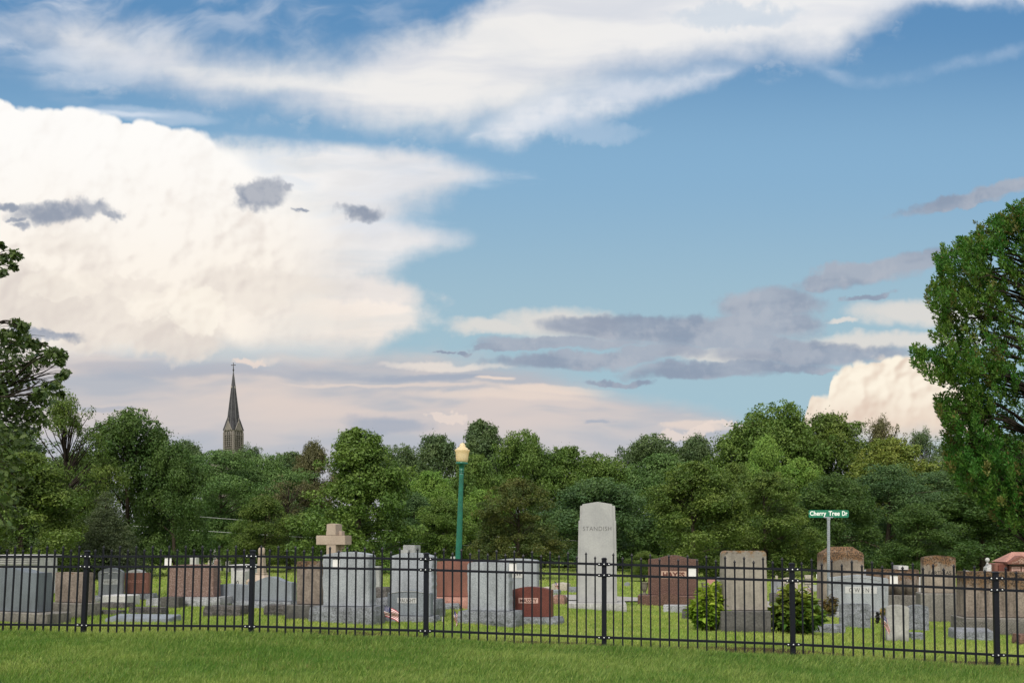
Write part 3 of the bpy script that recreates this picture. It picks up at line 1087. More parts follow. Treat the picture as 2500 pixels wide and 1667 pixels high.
    c2.box(xc - .5, xc + .5, 5.5, 6.5, zr - .5, zr + .5)
    c2.box(xc - .13, xc + .13, 5.88, 6.12, zr + .5, zc2)
    c2.box(xc - .55, xc + .55, 5.9, 6.1, zc2 - .85, zc2 - .58)
    c2.build("gable_cross", metal, nave)
    tu = MB()
    xt = -7.6
    tu.lathe([(.55, zr - 6), (.55, zr - .4), (.75, zr - .2), (.75, zr + .1), (.5, zr + .1)], 8, xt, 1.0, 0, False)
    tu.build("turret", trim, nave)

build_church()
# ------------------------------------------------------------------ iron fence
IRON = plain("black powder-coated iron", (.0052, .0064, .0112), .48, 0, .22, .25, 30)
BOLT = plain("zinc bolt heads", (.62, .64, .66), .35, .6)

def build_fence():
    root = empty("fence", (POST_X[2], POST_Y[2], POST_Z[2]))
    tag(root, "black iron picket fence with spear tips running across the whole lawn edge", "fence")
    px = [POST_X[0] - (POST_X[1] - POST_X[0])] + POST_X + [POST_X[-1] + (POST_X[-1] - POST_X[-2])]
    py = [fence_y(x) for x in px]
    rz = [2 * RAIL_Z[0] - RAIL_Z[1]] + RAIL_Z + [2 * RAIL_Z[-1] - RAIL_Z[-2]]
    lean = [.060, .052, .025, .006, .000, -.014, -.020, -.022]
    yaw = math.atan2(py[-1] - py[0], px[-1] - px[0])
    O = Vector(root.location)
    TOP, MID, LOW = 0.0, -.152, -1.014
    # one bracket, one cap, one bolt set: shared meshes
    br = MB()
    br.box(-.085, .085, -.047, -.036, -.024, .024)
    br.box(-.047, .047, -.052, -.0475, -.022, .022)
    bracket_parts = br
    for bx in (-.068, 0.0, .068):
        n = 10
        yb = -.0475 if bx else -.0525
        pr = [(.0001, 0), (.0105, 0), (.0105, .004), (.006, .008), (.0001, .009)]
        v, f = [], []
        for r, d in pr:
            for kk in range(n):
                a = 2 * math.pi * kk / n
                v.append((bx + r * math.cos(a), yb - d, r * math.sin(a)))
        for i in range(len(pr) - 1):
            for kk in range(n):
                k2 = (kk + 1) % n
                f.append((i * n + kk, i * n + k2, (i + 1) * n + k2, (i + 1) * n + kk))
        bracket_parts.addmesh(v, f, 1, True)
    post_me = cap_me = brk_me = None
    for i in range(8):
        x, y, z = px[i], py[i], rz[i]
        if post_me is None:
            p = MB().cbox(0, 0, -1.30, .068, .068, 1.30 + .066, 0, .006).build("fence_post", IRON, root)
            post_me = p.data
            c = MB().cbox(0, 0, .0665, .082, .082, .014, 0, .004)
            c.addmesh([(-.036, -.036, .080), (.036, -.036, .080), (.036, .036, .080), (-.036, .036, .080), (-.02, -.02, .093), (.02, -.02, .093), (.02, .02, .093), (-.02, .02, .093)],
                      [(0, 1, 5, 4), (1, 2, 6, 5), (2, 3, 7, 6), (3, 0, 4, 7), (4, 5, 6, 7)])
            cap = c.build("cap", IRON, p)
            cap_me = cap.data
            brk = None
            for hh in (TOP, MID, LOW):
                if brk is None:
                    brk = bracket_parts.build("bracket", [IRON, BOLT], p)
                    b_ = brk
                else:
                    b_ = brk.copy()
                    col.objects.link(b_)
                    b_.parent = p
                b_.location = (0, 0, hh)
            first = p
        else:
            p = copy_tree(first, root)
        p.location = Vector((x, y, z)) - O
        p.rotation_euler = (0, 0, yaw)
        # posts lean with the frost-heaved ground
        p.rotation_euler = Matrix.Rotation(lean[i], 4, 'Y').to_euler() if True else p.rotation_euler
        p.rotation_euler.z += yaw
    # pickets: tall and short, shared meshes
    def picket(top):
        m = MB()
        w = .0105
        m.box(-w, w, -w, w, -1.20, top - .045)
        s = .0185
        m.addmesh([(-w, -w, top - .046), (w, -w, top - .046), (w, w, top - .046), (-w, w, top - .046),
                   (-s, -s * .7, top - .034), (s, -s * .7, top - .034), (s, s * .7, top - .034), (-s, s * .7, top - .034), (0, 0, top)],
                  [(0, 1, 5, 4), (1, 2, 6, 5), (2, 3, 7, 6), (3, 0, 4, 7), (4, 5, 8), (5, 6, 8), (6, 7, 8), (7, 4, 8)])
        return m
    protos = {}
    far = MB()
    for i in range(7):
        a = Vector((px[i], py[i], rz[i]))
        b = Vector((px[i + 1], py[i + 1], rz[i + 1]))
        panel = empty("fence_panel", (a + b) / 2 - O)
        panel.parent = root
        pc = (a + b) / 2
        d = (b - a)
        L = d.length
        for hh in (TOP, MID, LOW):
            m = MB()
            n = d.normalized()
            nx = Vector((-n.y, n.x, 0)).normalized()
            up = n.cross(nx) * -1
            v = []
            off = Vector((0, 0, hh))
            la, lb = lean[i] * hh, lean[i + 1] * hh
            for end, sft in ((a + n * .03, la), (b - n * .03, lb)):
                for s1, s2 in ((-1, -1), (1, -1), (1, 1), (-1, 1)):
                    v.append(end - pc + off + Vector((sft, 0, 0)) + nx * (.0165 * s1) + Vector((0, 0, .0165 * s2)))
            m.addmesh(v, [(0, 1, 2, 3), (7, 6, 5, 4), (0, 4, 5, 1), (1, 5, 6, 2), (2, 6, 7, 3), (3, 7, 4, 0)])
            m.build("rail", IRON, panel)
        for k in range(19):
            t = (k + 1) / 20
            tall = (k + i) % 2 == 0
            p = a + d * t
            ln = lean[i] * (1 - t) + lean[i + 1] * t + random.Random(i * 40 + k).uniform(-.003, .003)
            key = 'tall' if tall else 'short'
            if i == 0 or (i == 6 and k > 2):
                mm = picket(.165 if tall else .113)
                M = Matrix.Translation(p - O) @ Matrix.Rotation(ln, 4, 'Y') @ Matrix.Rotation(yaw, 4, 'Z')
                far.addmesh([M @ Vector(q_) for q_ in mm.v], mm.f)
                continue
            if key not in protos:
                o = picket(.165 if tall else .113).build("picket", IRON, panel)
                protos[key] = o
            else:
                o = protos[key].copy()
                col.objects.link(o)
                o.parent = panel
            o.location = p - pc
            o.rotation_euler = (0, ln, yaw)
    fo = far.build("pickets", IRON, root)
    fo['kind'] = 'stuff'
    return px, py, rz

fence_px, fence_py, fence_rz = build_fence()

def plaque(photo_x, label):
    """blank white panel wired between two pickets, between the two upper rails"""
    x = (photo_x - CX) / pxm(photo_x)
    # solve along the fence line
    s = (POST_Y[-1] - POST_Y[0]) / (POST_X[-1] - POST_X[0])
    r = (photo_x - CX) / F
    x = r * (POST_Y[0] - POST_X[0] * s) / (1 - r * s)
    y = fence_y(x)
    z = float(np.interp(x, fence_px, fence_rz)) - .076
    m = MB().cbox(0, 0, -.058, .104, .006, .116, 0, .002)
    for sx in (-.044, .044):
        for sz in (-.066, .066):
            m.tube([(sx, 0, math.copysign(.05, sz)), (sx, 0, sz)], .0025, 5)
    o = m.build("fence_plaque", plain("white plastic sheet", (.68, .67, .66), .5, 0, .5, .05, 8))
    o.location = (x, y, z)
    o.rotation_euler = (0, float(np.interp(x, POST_X, [.052, .025, .006, 0, -.014, -.02])), math.atan2(POST_Y[-1] - POST_Y[0], POST_X[-1] - POST_X[0]))
    tag(o, label, "plaque", "blank white plaques on the fence")

plaque(410.5, "blank white plaque on the fence before the wide brown granite stone")
plaque(821, "blank white plaque on the fence below the tan cross")
plaque(1252, "blank white plaque on the fence above the red stone lettered MASSEY")
plaque(1690, "blank white plaque on the fence beside the name HAYES")
plaque(2182, "blank white plaque on the fence to the right of the name OWENS")
# ------------------------------------------------------------------ lamp, street sign, number stake, wires
def build_lamp():
    Y0 = 24.0
    k = F / Y0
    x0 = (1116.0 - CX) / k
    gz = float(ground_z(x0, Y0))
    root = empty("lamp_post", (x0, Y0, gz))
    tag(root, "green fluted lamp post with an amber acorn globe, standing behind the red granite", "street lamp")
    Z = lambda py: EYE - (py - HY) / k - gz
    green = plain("glossy green enamel", (.0065, .115, .075), .32, 0, .5, .15, 6)
    amber, t, b, q = new_mat("amber acrylic")
    co = t.nodes.new('ShaderNodeTexCoord')
    n = q.noise(co.outputs['Object'], 5.0, 4, .6)
    q.link(q.mix(q.ss(n, .3, .7), (.76, .64, .40), (.82, .72, .50)), b.inputs['Base Color'])
    b.inputs['Roughness'].default_value = .22
    b.inputs['Specular IOR Level'].default_value = .5
    tr = t.nodes.new('ShaderNodeBsdfTranslucent')
    tr.inputs['Color'].default_value = (.90, .74, .46, 1)
    ms = t.nodes.new('ShaderNodeMixShader')
    ms.inputs[0].default_value = .45
    t.links.new(b.outputs[0], ms.inputs[1]); t.links.new(tr.outputs[0], ms.inputs[2])
    t.links.new(ms.outputs[0], t.nodes['Material Output'].inputs['Surface'])
    px = 1 / k
    base = MB().lathe([(.20, 0), (.20, .10), (.17, .14), (.16, .5), (.13, .56), (.115, .62)], 24)
    base.build("base", green, root)
    sh = MB().lathe([(9.0 * px, .6), (8.2 * px, Z(1363)), (7.0 * px, Z(1290)), (6.2 * px, Z(1220)), (5.5 * px, Z(1160)), (5.4 * px, Z(1153))], 64, 0, 0, 0, True, .12, 16)
    sh.build("shaft", green, root)
    co_ = MB().lathe([(5.4 * px, Z(1154)), (6.4 * px, Z(1153.5)), (6.4 * px, Z(1151.5)), (5.2 * px, Z(1151)), (5.2 * px, Z(1149.5)), (6.4 * px, Z(1149)), (6.4 * px, Z(1147)), (5.4 * px, Z(1146)),
                      (6.0 * px, Z(1141)), (8.0 * px, Z(1136)), (10 * px, Z(1134)), (14 * px, Z(1133)), (14.8 * px, Z(1131)), (14.2 * px, Z(1128.5)), (13.2 * px, Z(1127.6))], 36)
    co_.build("collar", green, root)
    gl = MB().lathe([(12.4 * px, Z(1127.4)), (14.2 * px, Z(1124.5)), (15.2 * px, Z(1119)), (15.8 * px, Z(1110)), (16.4 * px, Z(1104)), (18.2 * px, Z(1100.5)), (18.4 * px, Z(1098.5)), (17.4 * px, Z(1097)),
                     (14.2 * px, Z(1096.2)), (13.6 * px, Z(1093.5)), (10.5 * px, Z(1091.8)), (7.8 * px, Z(1090)), (6.8 * px, Z(1086)), (5.2 * px, Z(1082.6)), (2.6 * px, Z(1081)), (.2 * px, Z(1080.6))], 40)
    gl.build("globe", amber, root)
    bulb = MB().lathe([(2.6 * px, Z(1127)), (2.8 * px, Z(1113)), (2.4 * px, Z(1104)), (.5 * px, Z(1102))], 16)
    bulb.build("lamp_bulb", plain("frosted bulb", (.45, .40, .33), .4), root)
    root.rotation_euler = (0, math.radians(2.0), 0)

def build_sign():
    Y0 = 24.2
    k = F / Y0
    x0 = (2022.5 - CX) / k
    gz = float(ground_z(x0, Y0))
    root = empty("street_sign", (x0, Y0, gz), math.radians(-3))
    tag(root, "green street name sign reading Cherry Tree Dr on a thin steel post", "street sign")
    Z = lambda py: EYE - (py - HY) / k - gz
    steel = plain("galvanised steel", (.30, .33, .36), .45, .5, .5, .15, 12)
    p = MB()
    zt = Z(1264)
    w = .031
    # square perforated tube: four walls with a column of punched holes shown as dark recesses
    p.cbox(0, 0, -.3, 2 * w, 2 * w, zt + .3, 0, .005)
    for z in np.arange(.1, zt - .05, .0508):
        p.lathe([(.0001, -w - .0015), (.0075, -w - .0015), (.0075, -w + .004)], 8, 0, 0, 1, False)
        n = 3 * 8
        for i in range(len(p.v) - n, len(p.v)):
            x, y, h = p.v[i]
            p.v[i] = (x, h, z + y)
    p.build("post", [steel, plain("punched hole", (.015, .017, .02), .9)], root)
    br = MB().cbox(.0, 0, zt, .225, .03, .028, 0, .006)
    br.cbox(0, 0, zt - .05, .06 + .02, .075, .05, 0, .006)
    br.build("bracket", steel, root)
    z0, z1 = Z(1263), Z(1244.6)
    xa, xb = (1975 - 2022.5) / k, (2071 - 2022.5) / k
    r = .035
    def rr(x0_, x1_, z0_, z1_, r_):
        out = []
        for cx, cz, a0 in ((x1_ - r_, z0_ + r_, -90), (x1_ - r_, z1_ - r_, 0), (x0_ + r_, z1_ - r_, 90), (x0_ + r_, z0_ + r_, 180)):
            for t_ in range(6):
                a = math.radians(a0 + 18 * t_)
                out.append((cx + r_ * math.cos(a), cz + r_ * math.sin(a)))
        return out
    bl = MB()
    bl.prism(rr(xa, xb, z0, z1, r), -.0032, .0032, 0, 0)
    H = z1 - z0
    W = xb - xa
    words = (("Cherry", 1977.5, 2017.0, 0), ("Tree", 2022.5, 2049.5, 0), ("Dr", 2055.0, 2068.0, 0))
    for s, a, b_, _ in words:
        a, b_ = (a - 2022.5) / k, (b_ - 2022.5) / k
        cap = H * .62
        if s == "Cherry":
            hgt = cap * 1.26
            cz = z0 + H * .56 - (hgt - cap) / 2
        else:
            hgt = cap
            cz = z0 + H * .56
        bl.text(s, (a + b_) / 2, cz, b_ - a, hgt, -.0034, 1, .0015, weight=.022)
    bl.build("sign_blade", [plain("green reflective sheet", (.004, .155, .085), .4, 0, .5, .08, 3), plain("white reflective letters", (.82, .86, .84), .4)], root)

def build_stake():
    Y0 = 25.5
    k = F / Y0
    gp = ground_hit(1997, 1452)
    Y0 = gp.y
    k = F / Y0
    root = empty("number_marker", gp)
    tag(root, "small white section sign numbered 18 on a green stake", "sign")
    Z = lambda py: EYE - (py - HY) / k - gp.z
    st = MB().cbox(0, 0, -.1, .055, .02, Z(1410) + .1, 0, .004)
    st.box(-.006, .006, -.016, -.0105, 0, Z(1412))
    st.build("stake", plain("green stake paint", (.008, .12, .06), .5, 0, .5, .1, 10), root)
    pl = MB().cbox(0, -.022, Z(1411), 9 / k, .006, 10 / k, 0, .003)
    pl.text("18", 0, Z(1406), 5.2 / k, 6.2 / k, -.0255, 1, .002, weight=.02)
    pl.build("number_plate", [plain("white enamel plate", (.78, .80, .80), .4), plain("black enamel numerals", (.012, .012, .014), .5)], root)

def build_wires():
    mat = plain("weathered aluminium cable", (.34, .36, .36), .5, .4)
    def catenary(name, p0, p1, sag, label):
        pts = []
        for i in range(25):
            t = i / 24
            p = Vector(p0).lerp(Vector(p1), t)
            p.z -= sag * 4 * t * (1 - t)
            pts.append(p)
        o = MB().tube(pts, .013, 6).build(name, mat)
        tag(o, label, "cable", "cables before the wood")
    Y0 = 66.0
    k = F / Y0
    P = lambda px, py: ((px - CX) / k, Y0, EYE - (py - HY) / k)
    catenary("power_line", P(60, 1222), P(1420, 1320), .25, "upper thin grey cable strung across the front of the dark wood")
    catenary("power_line", P(60, 1262), P(1420, 1341), .25, "lower thin grey cable strung across the front of the dark wood")

build_lamp()
build_sign()
build_stake()
build_wires()
# ------------------------------------------------------------------ gravestones
G_BLUE = granite("blue grey granite", (.19, .215, .245), .32, 70)
G_LIGHT = granite("light grey granite", (.275, .30, .33), .34, 70)
G_PALE = granite("pale grey granite", (.32, .33, .34), .35, 60)
G_SLATE = granite("slate grey polished granite", (.115, .135, .155), .28, 75, .5)
G_STEEL = granite("steel grey granite", (.20, .215, .235), .3, 60, .6)
G_RED = granite("dark red granite", (.130, .040, .031), .38, 70, .45)
G_ROSE = granite("rust red granite", (.185, .080, .060), .4, 70, .55)
G_PINK = granite("pink granite", (.36, .185, .15), .35, 60, .65)
G_BROWN = granite("brown speckled granite", (.165, .105, .088), .62, 46, .6, .12, 0, (.26, .19, .17))
G_MAHOG = granite("mahogany granite", (.10, .052, .042), .6, 60, .45, .1, 0, (.17, .10, .085))
R_GREY = granite("quarry faced grey granite", (.185, .20, .225), .45, 40, .8, .3, .8)
R_DARK = granite("quarry faced dark stone", (.085, .080, .078), .5, 30, .95, .4, .9)
R_PALE = granite("quarry faced pale stone", (.29, .30, .32), .4, 40, .85, .25, .8)
W_MARBLE = weathered("stained white marble", (.42, .42, .41), (.13, .13, .125), None, 1, .85, .8, .6)
WHITE = weathered("white marble", (.52, .52, .52), (.32, .32, .32), None, 1, .35, .7, .5)
CREAM = weathered("cream limestone", (.42, .39, .34), (.30, .27, .22), None, 1, .4)
STAND = weathered("smooth pale limestone", (.365, .37, .372), (.26, .265, .275), None, 1, .3, .9, .25)
TAN = weathered("tan sandstone", (.38, .315, .26), (.28, .225, .18), None, 1, .2, .9, .3)
W_BROWN = weathered("weathered brown limestone", (.245, .205, .175), (.085, .07, .06), (.13, .075, .035), 1.05, .6)
W_GREY = weathered("weathered grey limestone", (.30, .275, .24), (.12, .11, .10), (.20, .105, .03), 1.50, .35, .9, .45)
W_HIP = weathered("mossy limestone", (.30, .26, .215), (.075, .065, .055), (.16, .085, .038), 1.38, .45, .9, .7)
W_DARK = weathered("dark grimy concrete", (.115, .112, .108), (.045, .045, .045), None, 1, .5)
W_CONC = weathered("old concrete", (.20, .19, .175), (.09, .085, .08), None, 1, .4)
INK = plain("black inscription", (.02, .02, .02), .8)
INK_GREY = plain("grey inscription", (.10, .10, .10), .8)
INK_SOFT = plain("shallow carved inscription", (.16, .15, .14), .9)
INK_RED = plain("dark red inscription", (.10, .028, .02), .7)
PALE_RED = plain("frosted red granite", (.40, .20, .165), .8, 0, .3, .15, 40)
FROST = plain("frosted grey panel", (.44, .45, .46), .85, 0, .3, .12, 40)
FROST_TAN = plain("frosted tan panel", (.44, .31, .25), .85, 0, .3, .15, 40)
FROST_RED = plain("frosted pink panel", (.50, .33, .29), .85, 0, .3, .12, 40)

def outline(shape, W, H, Hs, rough=0.0, seed=0, taper=0.0):
    """front outline, counter-clockwise, from bottom left"""
    rng = random.Random(seed)
    w = W / 2
    wt = w - taper
    top = []
    n = 17
    if shape == 'flat':
        top = [(wt, H), (-wt, H)]
    elif shape == 'round':
        r = min(.07, W * .1)
        top = [(wt - r + r * math.cos(a), H - r + r * math.sin(a)) for a in np.linspace(0, math.pi / 2, 6)] + [(-wt + r - r * math.sin(a), H - r + r * math.cos(a)) for a in np.linspace(0, math.pi / 2, 6)]
    elif shape == 'arch':
        top = [(x, Hs + (H - Hs) * (1 - (x / wt) ** 2)) for x in np.linspace(wt, -wt, n)]
    elif shape == 'serp':
        def f(u):
            u = abs(u)
            return 1 if u < .05 else .5 + .5 * math.cos(math.pi * min(1, (u - .05) / .78)) if u < .83 else 0
        top = [(x, Hs + (H - Hs) * f(x / wt)) for x in np.linspace(wt, -wt, 25)]
    elif shape == 'gable':
        top = [(wt, Hs), (0, H), (-wt, Hs)]
    elif shape == 'cap':        # arch set in from square shoulders
        s = wt * .84
        top = [(wt, Hs), (s, Hs)] + [(x, Hs + .012 + (H - Hs) * (1 - (x / s) ** 2)) for x in np.linspace(s, -s, n)] + [(-s, Hs), (-wt, Hs)]
    elif shape == 'full':       # round-headed slab
        top = [(wt * math.cos(a), Hs + (H - Hs) * math.sin(a)) for a in np.linspace(0, math.pi, n)]
    z0r, z0l = top[0][1], top[-1][1]
    def side(sgn, z_to, up):
        m = max(1, int(z_to / .06)) if rough else 1
        pts = []
        for i in range(1, m):
            t = i / m
            z = z_to * (t if up else 1 - t)
            x = w + (wt - w) * z / z_to
            pts.append((sgn * (x + rng.uniform(-rough, rough * .4)), z))
        return pts
    return [(-w, 0), (w, 0)] + side(1, z0r, True) + top + side(-1, z0l, False)

SEED = [0]
rnd = random.Random(21)
def stone(label, x0, x1, yt, yb, shape='arch', ysh=None, mat=None, t=.2, yaw=-12.0, base=None, bmat=None, bkind='rock', bt=None, rough=0.0, text=None, panel=None,
          depth=None, name="gravestone", cat="gravestone", group="stones in the graveyard", taper=0.0, bevel=.012, extra=None, bottom=None, btop=None, bumpface=0.0):
    """x0..x1: photo columns of the front face; yt apex, ysh shoulder, yb bottom of the upright; base=(bx0, bx1, bottom row)"""
    SEED[0] += 1
    sd = SEED[0]
    cx = (x0 + x1) / 2
    if depth is None:
        g = ground_hit(cx, base[2] if base else yb)
    else:
        xx = (cx - CX) / F * depth
        g = Vector((xx, depth, float(ground_z(xx, depth))))
    Yf = g.y
    k = F / Yf
    ya = math.radians(yaw)
    wk = Yf * Yf / (F * (math.cos(ya) * Yf - g.x * math.sin(ya)))     # photo px -> metres along the face
    Z = lambda py: EYE - (py - HY) / k - g.z
    W = (x1 - x0) * wk
    zb = Z(yb) if base else 0.0
    H = Z(yt) - zb
    Hs = Z(ysh) - zb if ysh else H
    mats = [mat]
    def mi(m):
        if m not in mats:
            mats.append(m)
        return mats.index(m)
    tb = MB()
    ol = outline(shape, W, H, Hs, rough, sd, taper)
    ol = [(x, z + zb - (0 if base else .06) * (z <= 1e-6)) for x, z in ol]
    tb.prism(ol, -t / 2, t / 2, 0, bevel)
    X = lambda px: (px - cx) * wk
    npanel = None
    pmats = None
    def letters(mbx, lst, mfun, yoff=0.0):
        for (s, tx, tz, tw, th, m, *o) in lst:
            wgt = o[0] if o else 0.01
            mbx.text(s, X(tx), Z(tz), tw * wk, th / k, -t / 2 - .0015 - yoff, mfun(m), .002, weight=wgt)
    if text and not panel:
        letters(tb, text, mi)
    if extra:
        extra(tb, X, Z, -t / 2, mi, wk, k)
    if base:
        root = empty(name, g, ya)
        tag(root, label, cat, group)
        tablet = tb.build("tablet", mats, root)
        bx0, bx1, bb = base
        bw = (bx1 - bx0) * wk
        bc = X((bx0 + bx1) / 2)
        bd = bt if bt else t + .16
        zt_ = (Z(btop) if btop else zb) - (.002 if not btop else 0)
        b = MB()
        if bkind == 'rock':
            b.rough_block(bc - bw / 2, bc + bw / 2, -bd / 2, bd / 2, -.08, zt_, 0, min(.02, zt_ * .12 + .006), .075, sd)
        else:
            b.cbox(bc, 0, -.08, bw, bd, zt_ + .08, 0, .015)
        b.build("base", bmat or mat, root)
        root.location = Vector(g) + Matrix.Rotation(ya, 3, 'Z') @ Vector((0, bd / 2, 0))
    else:
        tablet = tb.build(name, mats)
        tablet.rotation_euler.z = ya
        tag(tablet, label, cat, group)
        tablet.location = Vector(g) + Matrix.Rotation(ya, 3, 'Z') @ Vector((0, t / 2, 0))
        root = tablet
    if panel:
        pm = []
        def pmi(m):
            if m not in pm:
                pm.append(m)
            return pm.index(m)
        p = MB()
        px0, px1, py0, py1, pmat = panel
        p.box(X(px0), X(px1), -t / 2 - .006, -t / 2 + .004, Z(py1), Z(py0), pmi(pmat))
        if text:
            letters(p, text, pmi, .006)
        p.build("name_panel", pm, tablet)
    root.rotation_euler.x = rnd.uniform(-.010, .014)
    root.rotation_euler.y = rnd.uniform(-.011, .011)
    return root

def block(label, x0, x1, yt, yb, mat, d=.3, yaw=-12.0, rough=.015, name="stone_block", cat="stone block", slope=0.0, depth=None, group="low blocks and markers", taper=0.0, sawn=False):
    """low block lying on the grass"""
    SEED[0] += 1
    cx = (x0 + x1) / 2
    if depth is None:
        g = ground_hit(cx, yb)
    else:
        xx = (cx - CX) / F * depth
        g = Vector((xx, depth, float(ground_z(xx, depth))))
    k = F / g.y
    ya = math.radians(yaw)
    wk = g.y * g.y / (F * (math.cos(ya) * g.y - g.x * math.sin(ya)))
    W = (x1 - x0) * wk
    H = max(.03, EYE - (yt - HY) / k - g.z)
    b = MB()
    if slope:
        b.addmesh([(-W / 2, 0, -.06), (W / 2, 0, -.06), (W / 2, d, -.06), (-W / 2, d, -.06), (-W / 2 + .01, .015, H * (1 - slope)), (W / 2 - .01, .015, H * (1 - slope)), (W / 2 - .01, d - .01, H), (-W / 2 + .01, d - .01, H)],
                  [(3, 2, 1, 0), (0, 1, 5, 4), (1, 2, 6, 5), (2, 3, 7, 6), (3, 0, 4, 7), (4, 5, 6, 7)])
        bm = bmesh.new()
        vs = [bm.verts.new(p) for p in b.v]
        for f in b.f:
            bm.faces.new([vs[i] for i in f])
        bmesh.ops.bevel(bm, geom=bm.edges[:], offset=.012, segments=2, affect='EDGES')
        b = MB().from_bm(bm)
    elif sawn:
        b.cbox(0, d / 2, -.06, W, d, H + .06, 0, .012)
    else:
        b.rough_block(-W / 2, W / 2, 0, d, -.06, H, 0, rough, .07, SEED[0], False, taper)
    o = b.build(name, mat)
    o.location = g
    o.rotation_euler.z = ya
    tag(o, label, cat, group)
    return o

# ---- left of the frame
stone("big dark slate grey stone with serpentine top at the far left edge", -72, 77, 1386, 1493, 'serp', 1397, G_SLATE, .34, -20, (-92, 112, 1517), W_CONC, 'sawn', .55, rough=.0)
def mono_ridges(tb, X, Z, yf, mi, wk, k):
    for py in (1364, 1369, 1375):
        tb.box(X(-28), X(85), yf - .05, yf - .003, Z(py + 1.2), Z(py - .8), 0)
    tb.box(X(-34), X(90), yf - .10, .55, Z(1358), Z(1354.5), 0)
stone("white monument with ridged cornice behind the slate grey stone", -30, 86, 1358, 1440, 'flat', None, WHITE, .8, -10, (-40, 94, 1448), WHITE, 'sawn', 1.1, extra=mono_ridges)
stone("brown weathered limestone stone left of the WRIGHT stone", 122, 192, 1397.5, 1471, 'flat', None, W_BROWN, .30, -22, (121, 196, 1507), W_CONC, 'sawn', .5, rough=.006)
def wright(tb, X, Z, yf, mi, wk, k):
    m = mi(FROST)
    tb.box(X(266.5), X(269), yf - .008, yf - .001, Z(1410), Z(1399), m)
    tb.box(X(263), X(272.5), yf - .009, yf - .001, Z(1401.2), Z(1399), m)
    for s in (-1, 1):
        tb.tube([(X(267.8 + s * 4), yf - .004, Z(1396)), (X(267.8 + s * 14), yf - .004, Z(1396.5)), (X(267.8 + s * 23), yf - .004, Z(1399.5))], .012, 5, m)
stone("grey green stone with rough left edge lettered WRIGHT", 238, 299, 1386, 1455, 'arch', 1396, G_STEEL, .3, 14, (222, 303, 1468), R_PALE, 'rock', .5, rough=.008,
      panel=(248.5, 286.5, 1413.5, 1426, FROST), text=[("WRIGHT", 267.5, 1419.8, 33, 8.5, INK_SOFT)], extra=wright)
stone("pale arched stone peeping over the red JACKSON stone", 302, 346, 1390, 1440, 'arch', 1398, G_PALE, .22, -8, (298, 350, 1446), R_PALE)
stone("dark red granite stone lettered JACKSON, on a slanting grey base", 301, 361, 1398, 1449, 'flat', None, G_ROSE, .2, 6, (300, 373, 1464), R_GREY, 'rock', .4, text=[("JACKSON", 331, 1420, 46, 9, PALE_RED)])
block("low white block lying before the WRIGHT stone", 246, 306, 1453, 1479, WHITE, .55, -12, sawn=True)
block("dark lichened slab in the grass before the low white block", 238, 300, 1472, 1485, R_DARK, .4, -12, .02)
block("thin dark kerb in the grass by the second fence post", 217, 286, 1490, 1500, R_DARK, .25, -12, .012, "grave_kerb", "kerb")
block("dark mossy grave kerb left of the small dark trapezoid stone", 316, 393, 1483, 1500, R_DARK, .3, -4, .012, "grave_kerb", "kerb")
block("flat blue grey sloping marker nearest the fence on the left", 254, 411, 1503, 1518, G_BLUE, .5, -8, .0, "grave_marker", "marker", .45)
block("small pale block with a red flower on top", 359, 388, 1461, 1480, R_PALE, .3, -14, .012)
stone("small dark trapezoid stone before the wide brown granite", 391, 437, 1457, 1484, 'flat', None, W_DARK, .22, -14, taper=-.0, rough=.012)
stone("wide brown speckled granite stone with a slightly arched top", 401, 514, 1378, 1457, 'arch', 1380.5, G_BROWN, .30, -12, (394, 536, 1480), R_PALE, 'rock', .55, rough=.0)
stone("long low grey stone with pointed top right of the brown granite", 500, 603, 1425, 1471, 'gable', 1428.5, G_BLUE, .22, -8, (498, 606, 1478), R_GREY)
stone("wide blue grey serpentine stone before the tan statue", 597, 706, 1408, 1467, 'serp', 1421, G_BLUE, .24, -12, (575, 709, 1485), R_GREY, 'rock', .5, rough=.0)
block("dark rough block on the grass before the long low grey stone", 501, 586, 1479, 1504, R_DARK, .35, -10, .022)
block("dark rough block left of the weathered brown column stone", 648, 697, 1477, 1503, R_DARK, .35, -10, .022)

def white_steps(tb, X, Z, yf, mi, wk, k):
    tb.box(X(563), X(614), yf - .09, .30, Z(1381.5), Z(1378), 0)
    tb.box(X(569), X(576), yf - .10, yf - .003, Z(1430), Z(1381.7), 0)
    tb.box(X(583), X(612), yf - .30, yf - .004, Z(1432), Z(1392), 0)
    m = mi(INK)
    tb.text("BO", X(592), Z(1419.5), 10 * wk, 9 / k, yf - .302, m, .002, weight=.02)
stone("white stone lettered BO with fluted side column behind a fence post", 567, 611, 1381.5, 1440, 'flat', None, WHITE, .5, -12, depth=25.5, extra=white_steps)

